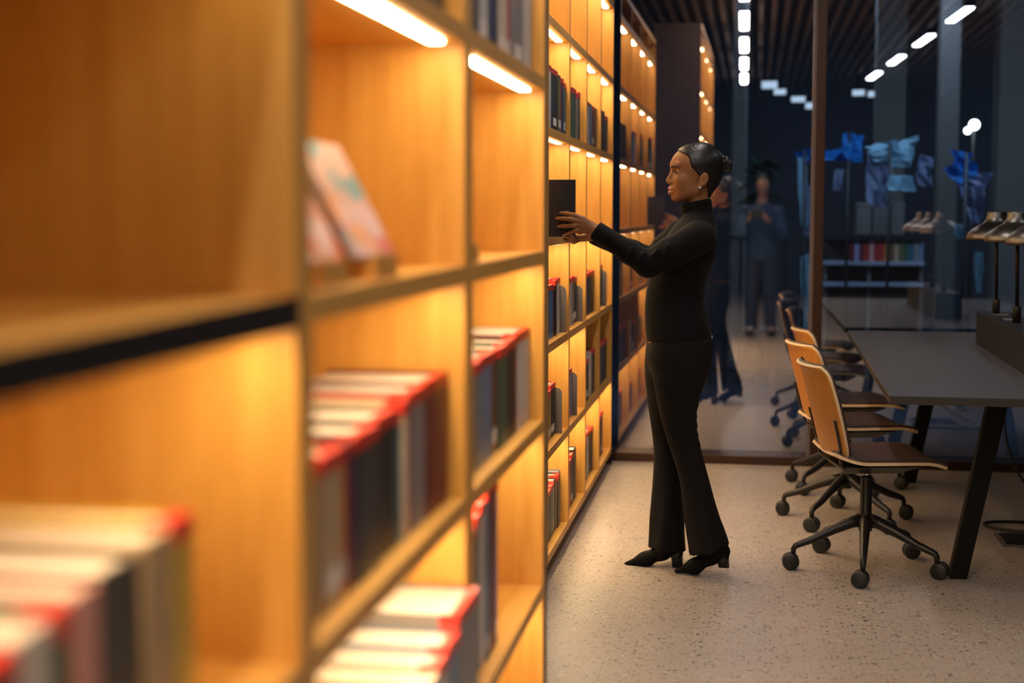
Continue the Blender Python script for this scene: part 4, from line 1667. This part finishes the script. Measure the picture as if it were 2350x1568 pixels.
# ---- the black book she is pushing in
hb_ = thing('book', 'plain black hardcover book held by the woman at the bookcase', 'book', (-0.680, 5.368, SHELF_Z[3] + 0.0006), 0)
part_box('front_cover', (-0.165, 0, 0, 0.003, 0, 0.216), colour_mat((0.016, 0.014, 0.015), 0.55), hb_, 0.0006)
part_box('back_cover', (-0.165, 0, 0.021, 0.024, 0, 0.216), colour_mat((0.016, 0.014, 0.015), 0.55), hb_, 0.0006)
part_box('spine', (-0.003, 0.001, 0.003, 0.021, 0, 0.216), colour_mat((0.016, 0.014, 0.015), 0.55), hb_, 0.0005)
part_box('pages', (-0.160, -0.003, 0.0031, 0.0209, 0.004, 0.212), 'pages', hb_)


# ================================================================== the photographer (seen only mirrored in the glass)
ph = thing('person', 'photographer in a blue checked shirt holding a camera, mirrored in the glass', 'person', (0.06, -0.42, 0))


def ph_obj(name, V, Q, mat, parent=None):
    me = mesh_of(name, V, Q, 2)
    me.transform(Matrix.Translation((-0.06, 0.42, 0)))
    return obj(name, me, mat, parent or ph)


PC = (0.06, -0.42)


def ph_body(X, Y, Z):
    s = s_ell(X, Y, Z, (PC[0], PC[1] + 0.03, 1.72), (0.074, 0.094, 0.115))
    s = smin(s, s_ell(X, Y, Z, (PC[0], PC[1] + 0.125, 1.70), (0.013, 0.018, 0.022)), 0.015)
    s = smin(s, s_cone(X, Y, Z, (PC[0], PC[1], 1.64), (PC[0], PC[1] - 0.02, 1.48), 0.052, 0.06), 0.03)
    s = smin(s, s_stack(X, Y, Z, [(0.92, PC[0], PC[1], .15, .10), (1.2, PC[0], PC[1], .15, .10), (1.42, PC[0], PC[1], .17, .10), (1.5, PC[0], PC[1], .08, .07)]), 0.03)
    for sg in (-1, 1):
        s = smin(s, s_chain(X, Y, Z, [(PC[0] + sg * .19, PC[1], 1.42, .05), (PC[0] + sg * .24, PC[1] + .06, 1.16, .04), (sg * .085 + 0.01, -0.125, 1.355, .03)], 0.03), 0.03)
        for f in range(4):
            s = smin(s, s_cone(X, Y, Z, (sg * .082, -0.11 - 0.012 * (f % 2), 1.415 - f * 0.018), (sg * .066, -0.062, 1.412 - f * 0.018), .010, .008), 0.008)
        s = smin(s, s_cone(X, Y, Z, (sg * .082, -0.14, 1.36), (sg * .055, -0.158, 1.385), .012, .009), 0.01)
        s = smin(s, s_chain(X, Y, Z, [(PC[0] + sg * .085, PC[1], .92, .085), (PC[0] + sg * .10, PC[1], .50, .055), (PC[0] + sg * .11, PC[1], .10, .04), (PC[0] + sg * .12, PC[1] + .14, .035, .034)], 0.03), 0.04)
    return np.maximum(s, 0.002 - Z)


V, Q = surface_nets(ph_body, (PC[0] - .34, PC[1] - .2, 0), (PC[0] + .36, PC[1] + .42, 1.87), 0.011)
ph_obj('body', V, Q, 'skin_pale')


def ph_shirt(X, Y, Z):
    s = s_stack(X, Y, Z, [(0.86, PC[0], PC[1], .175, .125), (1.2, PC[0], PC[1], .17, .122), (1.42, PC[0], PC[1], .19, .12), (1.51, PC[0], PC[1], .09, .085)])
    for sg in (-1, 1):
        s = smin(s, s_chain(X, Y, Z, [(PC[0] + sg * .19, PC[1], 1.42, .068), (PC[0] + sg * .24, PC[1] + .06, 1.16, .055), (sg * .12 + 0.02, -0.18, 1.30, .042)], 0.03), 0.03)
    return s


V, Q = surface_nets(ph_shirt, (PC[0] - .36, PC[1] - .22, .84), (PC[0] + .40, PC[1] + .34, 1.56), 0.012)
ph_obj('shirt', V, Q, 'shirt_blue')


def ph_jeans(X, Y, Z):
    s = s_ell(X, Y, Z, (PC[0], PC[1], .90), (.17, .125, .12))
    for sg in (-1, 1):
        s = smin(s, s_chain(X, Y, Z, [(PC[0] + sg * .085, PC[1], .90, .098), (PC[0] + sg * .10, PC[1], .50, .075), (PC[0] + sg * .11, PC[1], .10, .068)], 0.03), 0.03)
    return np.maximum(s, 0.06 - Z)


V, Q = surface_nets(ph_jeans, (PC[0] - .26, PC[1] - .2, .04), (PC[0] + .26, PC[1] + .2, 1.02), 0.012)
ph_obj('jeans', V, Q, 'jeans')


def ph_hair(X, Y, Z):
    s = s_ell(X, Y, Z, (PC[0], PC[1] + 0.015, 1.745), (0.083, 0.100, 0.105))
    return smax(s, (Y - PC[1] - 0.02) - (Z - 1.74) * 1.6, 0.01)


V, Q = surface_nets(ph_hair, (PC[0] - .1, PC[1] - .12, 1.6), (PC[0] + .1, PC[1] + .14, 1.87), 0.008)
ph_obj('hair', V, Q, 'brow')
for sg in (-1, 1):
    bm = bmesh.new()
    box(bm, PC[0] + sg * .12 - .045 - .06, PC[0] + sg * .12 + .045 - .06, PC[1] - .08 + .42, PC[1] + .20 + .42, 0.001, 0.075)
    obj('shoe', bm, 'camera_body', ph, 0.02)
cm = thing('photo_camera', 'black photo camera held up by the photographer, mirrored in the glass', 'camera', (0, -0.10, 1.40))
part_box('camera_body', (-0.066, 0.066, -0.032, 0.024, -0.048, 0.038), 'camera_body', cm, 0.006)
part_box('viewfinder_hump', (-0.022, 0.022, -0.03, 0.026, 0.036, 0.058), 'camera_body', cm, 0.005)
bm = bmesh.new()
lathe(bm, [(0.0, 0.024), (0.034, 0.024), (0.036, 0.030), (0.036, 0.062), (0.033, 0.066), (0.028, 0.066), (0.026, 0.058), (0.0, 0.056)], 28, axis='y')
bmesh.ops.remove_doubles(bm, verts=bm.verts[:], dist=1e-6)
obj('lens', bm, 'camera_body', cm)

# ================================================================== the dim hall beyond the glass
HX0, HX1, HY1, HZ = -5.0, 7.5, 16.5, 4.6
bm = bmesh.new()
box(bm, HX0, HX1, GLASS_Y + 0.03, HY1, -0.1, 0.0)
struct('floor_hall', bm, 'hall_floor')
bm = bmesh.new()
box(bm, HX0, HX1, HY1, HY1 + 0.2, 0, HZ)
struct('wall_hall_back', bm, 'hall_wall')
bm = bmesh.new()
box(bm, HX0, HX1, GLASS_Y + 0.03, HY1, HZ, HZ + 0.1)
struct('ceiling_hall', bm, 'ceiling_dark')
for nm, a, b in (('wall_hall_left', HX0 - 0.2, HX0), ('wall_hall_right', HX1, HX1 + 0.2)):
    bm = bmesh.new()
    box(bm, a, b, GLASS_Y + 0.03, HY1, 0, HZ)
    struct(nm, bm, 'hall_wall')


def hall_col(px0, px1, Y, label):
    a, b = at(px0, 490, Y)[0], at(px1, 490, Y)[0]
    t = thing('concrete_column', label, 'column', ((a + b) / 2, Y + (b - a) / 2, 0), 0, 'columns in the hall')
    r = (b - a) / 2
    part_box('shaft', (-r, r, -r, r, 0.12, HZ - 0.001), 'concrete', t, 0.02)
    part_box('base_block', (-r * 1.06, r * 1.06, -r * 1.06, r * 1.06, 0, 0.12), 'concrete', t, 0.01)


hall_col(2005, 2072, 13.2, 'grey concrete column beyond the glass, just right of the mullion')
hall_col(2148, 2196, 14.0, 'slim grey concrete column beyond the glass between two wider ones')
hall_col(2284, 2372, 12.8, 'wide concrete column beyond the glass at the right edge')
hall_col(1676, 1712, 13.5, 'slim grey concrete column beyond the glass behind the woman')

# fill lamps added out of view to brighten the sheets, shaped as linear fittings
hl_n = [(0.9, 10.1), (3.1, 10.1), (1.0, 13.4), (4.0, 13.4), (-1.8, 10.3)]
hl_lab = ['above the draped stands', 'towards the right wall, near the glass', 'above the columns', 'towards the right back corner', 'towards the left of the hall']
for (x, yv), lb in zip(hl_n, hl_lab):
    t = thing('hall_fill_light', 'long cool white fill light, added and hung ' + lb, 'ceiling light', (x, yv, 3.6), 0, 'added fill lights in the hall')
    bm = bmesh.new()
    box(bm, -1.0, 1.0, -0.07, 0.07, 0.0, 0.06)
    obj('housing', bm, 'leg_black', t)
    bm = bmesh.new()
    box(bm, -0.98, 0.98, -0.06, 0.06, -0.02, -0.0005)
    obj('diffuser', bm, 'hall_fill_lamp', t)
    part_box('baffle', (-1.0, 1.0, -0.085, -0.072, -0.26, 0.06), 'leg_black', t)  # added to keep the fill light out of the reading room
    for sgn in (-0.8, 0.8):
        bm = bmesh.new()
        tube(bm, [(sgn, 0, 0.06), (sgn, 0, HZ - 3.6 - 0.002)], 0.006, 6)
        obj('suspension_rod', bm, 'leg_black', t)

# glowing panels added in place of the room's ceiling lights mirrored in the glass
for k, (px, py, w, h, wd) in enumerate(((1766, 195, 34, 16, 'leftmost and brightest'), (1790, 211, 26, 12, 'second from the left'), (1832, 228, 30, 12, 'third from the left'), (1857, 243, 16, 13, 'beside the mullion'),
                                        (1970, 213, 26, 12, 'just right of the mullion'), (2007, 216, 28, 12, 'farthest right'))):
    Yv = 14.8
    c = at(px, py, Yv)
    a = w / F_PX * Yv / 2
    b = h / F_PX * Yv / 2
    t = thing('mirrored_light_panel', 'small panel standing for a mirrored room light, ' + wd, 'ceiling light', (c[0], Yv, c[2]), 0, 'panels standing for mirrored lights')
    part_box('lit_face', (-a, a, -0.012, -0.001, -b, b), 'mirrored_light_panel', t)
    part_box('casing', (-a, a, 0, 0.06, -b, b), 'leg_black', t)
    bm = bmesh.new()
    tube(bm, [(0, 0.05, b + 0.01), (0, 0.05, HZ - c[2] - 0.001)], 0.008, 6)
    obj('drop_rod', bm, 'leg_black', t)


def crumpled(name, corners, nu, nv, amp, seed, mat, parent, thick=0.006):
    """a folded sheet spanning four corner points (world), real thickness"""
    rn = random.Random(seed)
    A, B, C_, D = [Vector(c) for c in corners]
    n = (B - A).cross(D - A).normalized()
    bm = bmesh.new()
    grid = []
    ph_ = [rn.uniform(0, 6) for _ in range(6)]
    for i in range(nv + 1):
        r = []
        for j in range(nu + 1):
            u, v = j / nu, i / nv
            p = A.lerp(B, u).lerp(D.lerp(C_, u), v)
            o = amp * (math.sin(9 * u + 3 * v + ph_[0]) + 0.7 * math.sin(5 * v - 11 * u + ph_[1]) + 0.5 * rn.uniform(-1, 1))
            p = p + n * o + Vector((rn.uniform(-1, 1), 0, rn.uniform(-1, 1))) * amp * 0.35
            r.append(bm.verts.new(p))
        grid.append(r)
    for i in range(nv):
        for j in range(nu):
            bm.faces.new((grid[i][j], grid[i][j + 1], grid[i + 1][j + 1], grid[i + 1][j]))
    bmesh.ops.solidify(bm, geom=bm.faces[:], thickness=thick)
    o = obj(name, bm, mat, None)
    o.data.transform(Matrix.Translation(-Vector(parent.location)))
    o.parent = parent
    return o


def draped_stand(px, Y, top_py, sheets, label, seed):
    b = at(px, 490, Y)
    t = thing('draped_stand', label, 'draped stand', (b[0], Y, 0), 0, 'stands draped with sheets beyond the glass')
    zt = at(px, top_py, Y)[2]
    bm = bmesh.new()
    tube(bm, [(0, 0.02, 0.02), (0, 0.02, zt)], 0.012, 8)
    obj('stand_pole', bm, 'display_black', t)
    bm = bmesh.new()
    lathe(bm, [(0, 0), (0.16, 0), (0.16, 0.012), (0.03, 0.022), (0, 0.022)], 24, centre=(0, 0.02, 0))
    bmesh.ops.remove_doubles(bm, verts=bm.verts[:], dist=1e-6)
    obj('stand_base', bm, 'display_black', t)
    for k, (pts, mat, amp) in enumerate(sheets):
        c = [at(x, y, Y + dy) for x, y, dy in pts]
        crumpled('sheet', c, 7, 6, amp, seed * 7 + k, mat, t)
    return t


draped_stand(1845, 11.2, 345, [([(1826, 348, 0), (1864, 340, .05), (1860, 372, .1), (1830, 372, .05)], 'sheet_blue', .015), ([(1832, 362, 0), (1850, 362, .03), (1858, 520, .05), (1836, 520, .02)], 'sheet_pale', .012),
                               ([(1848, 430, 0), (1866, 425, .06), (1866, 545, .1), (1845, 540, .04)], 'sheet_lilac', .012), ([(1838, 590, 0), (1864, 580, .04), (1862, 755, .08), (1834, 752, .02)], 'sheet_pale', .012)],
             'narrow stand with long blue sheets beyond the glass, left of the mullion', 1)
draped_stand(1945, 11.4, 305, [([(1935, 306, 0), (1978, 309, .1), (1976, 372, .12), (1942, 366, .0)], 'sheet_blue', .02), ([(1890, 345, 0), (1965, 340, .15), (1972, 372, .2), (1895, 368, .0)], 'sheet_blue', .02),
                               ([(1915, 390, .0), (1938, 388, .0), (1930, 440, .05), (1912, 436, .0)], 'sheet_lilac', .01)],
             'stand with bright blue sheets beyond the glass, right of the mullion', 2)
draped_stand(2040, 11.0, 330, [([(1985, 335, 0), (2104, 315, .25), (2090, 388, .3), (2012, 372, .0)], 'sheet_pale', .03), ([(1992, 352, 0), (2052, 372, .1), (2035, 480, .2), (1990, 470, .0)], 'sheet_lilac', .02),
                               ([(2038, 402, -.1), (2098, 404, .1), (2098, 440, .1), (2040, 436, -.1)], 'sheet_pale', .01), ([(2102, 352, 0), (2150, 365, .2), (2135, 430, .25), (2108, 425, .05)], 'sheet_lilac', .02)],
             'stand hung with a wide pale blue crumpled sheet beyond the glass', 3)
draped_stand(2215, 10.6, 350, [([(2168, 385, 0), (2216, 360, .15), (2250, 398, .25), (2198, 424, .05)], 'sheet_blue', .018), ([(2178, 398, .05), (2276, 396, .25), (2262, 450, .3), (2206, 455, .1)], 'sheet_lilac', .02),
                               ([(2180, 345, 0), (2232, 352, .1), (2228, 372, .1), (2190, 378, .05)], 'sheet_blue', .015), ([(2216, 430, 0), (2262, 425, .1), (2248, 515, .2), (2222, 510, .05)], 'sheet_lilac', .015),
                               ([(2238, 580, 0), (2256, 578, .04), (2252, 672, .06), (2240, 672, .02)], 'sheet_pale', .008), ([(2188, 520, 0), (2216, 512, .04), (2212, 548, .06), (2192, 548, .02)], 'sheet_pale', .01)],
             'stand with a bright blue folded sheet beyond the glass, above the desk lamps', 4)

# ---- display rack with a row of coloured books
RY = 11.6
ra, rb_ = at(1892, 490, RY)[0], at(2122, 490, RY)[0]
rack = thing('display_rack', 'low display rack with black top and white ledge beyond the glass', 'display rack', ((ra + rb_) / 2, RY, 0))
hw = (rb_ - ra) / 2
z_top, z_led, z_low = at(2000, 545, RY)[2], at(2000, 600, RY)[2], at(2000, 648, RY)[2]
part_box('top_shelf', (-hw, hw, -0.02, 0.30, z_top - 0.02, z_top + 0.02), 'display_black', rack)
part_box('ledge', (-hw, hw, -0.06, 0.30, z_led - 0.028, z_led), 'display_white', rack)
part_box('low_shelf', (-hw, hw, -0.06, 0.30, z_low - 0.03, z_low), 'display_white', rack)
part_box('back_board', (-hw, hw, 0.30, 0.32, 0, z_top + 0.02), 'display_board', rack)
for xx in (-hw, -hw * 0.12, hw - 0.03):
    part_box('upright', (xx, xx + 0.03, -0.02, 0.30, 0, z_led - 0.028), 'display_board', rack)
cols = ['maroon', 'lilac', 'maroon', 'red', 'pink', 'red', 'red', 'orange', 'brown', 'tan', 'olive', 'green', 'teal', 'grey', 'steel']
x = at(1952, 490, RY)[0]
for k, c in enumerate(cols):
    t_ = 0.036
    bk = thing('book', '%s book, %s from the left in the row on the display rack' % (c, (ordn + ['thirteenth', 'fourteenth', 'fifteenth'])[k]), 'book', (x, RY + 0.001, z_led + 0.0004), 0, 'coloured books on the display rack')
    hh = min(0.15 + 0.012 * (k % 3), z_top - 0.025 - z_led)
    part_box('cover', (0, t_ - 0.002, 0, 0.12, 0, hh), colour_mat(PALETTE[c]), bk)
    part_box('pages', (0.003, t_ - 0.005, 0.002, 0.1215, 0.002, hh + 0.001), 'pages', bk)
    x += t_ + 0.002
x = at(1966, 490, RY)[0]
for k, (c, w) in enumerate((('display_board', .115), ('concrete', .13), ('display_board', .10))):
    bx_ = thing('storage_box', 'dim beige storage box on the display rack top, %s of three' % ['left', 'middle', 'right'][k], 'box', (x, RY + 0.02, z_top + 0.0205), 0, 'storage boxes on the rack')
    part_box('box_body', (0, w, 0, 0.2, 0, 0.22), c, bx_, 0.004)
    part_box('box_lid', (-0.002, w + 0.002, -0.004, 0.204, 0.2205, 0.255), c, bx_, 0.003)
    x += w + 0.012

# ---- floor lamp with globes, plant, balustrade
gl = at(2235, 287, 12.0)
t = thing('globe_floor_lamp', 'dark floor lamp with glowing round globes beyond the glass', 'floor lamp', (gl[0], 12.0, 0))
bm = bmesh.new()
tube(bm, [(0, 0, 0.02), (0, 0, gl[2])], 0.014, 8)
obj('pole', bm, 'display_black', t)
bm = bmesh.new()
lathe(bm, [(0, 0), (0.18, 0), (0.18, 0.015), (0.03, 0.025), (0, 0.025)], 24)
bmesh.ops.remove_doubles(bm, verts=bm.verts[:], dist=1e-6)
obj('base', bm, 'display_black', t)
for dx, dz, r in ((0, 0, .042), (-0.05, -0.045, .028)):
    obj('globe', ball((dx, -0.02, gl[2] + dz), r), 'globe_lamp', t)

pl = at(1742, 490, 12.4)
t = thing('potted_plant', 'green leafy potted plant in the dark hall beyond the glass', 'plant', (pl[0], 12.4, 0))
bm = bmesh.new()
lathe(bm, [(0, 0), (0.15, 0), (0.19, 0.40), (0.20, 0.42), (0.17, 0.42), (0.16, 0.36), (0, 0.36)], 28)
bmesh.ops.remove_doubles(bm, verts=bm.verts[:], dist=1e-6)
obj('pot', bm, 'pot', t)
bm = bmesh.new()
tube(bm, [(0, 0, 0.36), (0.02, 0, 0.9), (-0.01, 0, 1.75)], [0.018, 0.014, 0.008], 8)
obj('stem', bm, 'brow', t)
rn = random.Random(5)
for k in range(46):
    a = rn.uniform(0, 2 * PI)
    z = rn.uniform(1.30, 1.86)
    r = rn.uniform(0.04, 0.12)
    L_, W_ = rn.uniform(0.12, 0.20), rn.uniform(0.03, 0.05)
    bm = bmesh.new()
    d = Vector((math.cos(a), math.sin(a), rn.uniform(-0.2, 0.7))).normalized()
    sd = d.cross(Vector((0, 0, 1))).normalized()
    up_ = sd.cross(d)
    c = Vector((r * math.cos(a) * 0.4, r * math.sin(a) * 0.4, z))
    ring = []
    for i in range(6):
        q = i / 5
        wv = W_ * math.sin(PI * min(0.98, q * 0.9 + 0.06))
        ctr = c + d * L_ * q - Vector((0, 0, 0.05 * q * q))
        ring.append((bm.verts.new(ctr - sd * wv + up_ * wv * 0.3), bm.verts.new(ctr), bm.verts.new(ctr + sd * wv + up_ * wv * 0.3)))
    for p, q in zip(ring[:-1], ring[1:]):
        bm.faces.new((p[0], p[1], q[1], q[0]))
        bm.faces.new((p[1], p[2], q[2], q[1]))
    bmesh.ops.solidify(bm, geom=bm.faces[:], thickness=0.002)
    obj('leaf', bm, 'leaf', t)

ba, bb = at(1600, 490, 11.8)[0], at(1872, 490, 11.8)[0]
rail = thing('balustrade', 'dark metal balustrade in the hall beyond the glass', 'balustrade', ((ba + bb) / 2, 11.8, 0))
hw = (bb - ba) / 2
zr = at(1740, 546, 11.8)[2]
part_box('top_rail', (-hw, hw, -0.025, 0.025, zr - 0.02, zr + 0.02), 'display_black', rail)
part_box('bottom_rail', (-hw, hw, -0.015, 0.015, 0.10, 0.13), 'display_black', rail)
for k in range(9):
    xx = -hw + 2 * hw * k / 8
    part_box('post', (xx - 0.014, xx + 0.014, -0.014, 0.014, 0, zr - 0.02), 'display_black', rail)
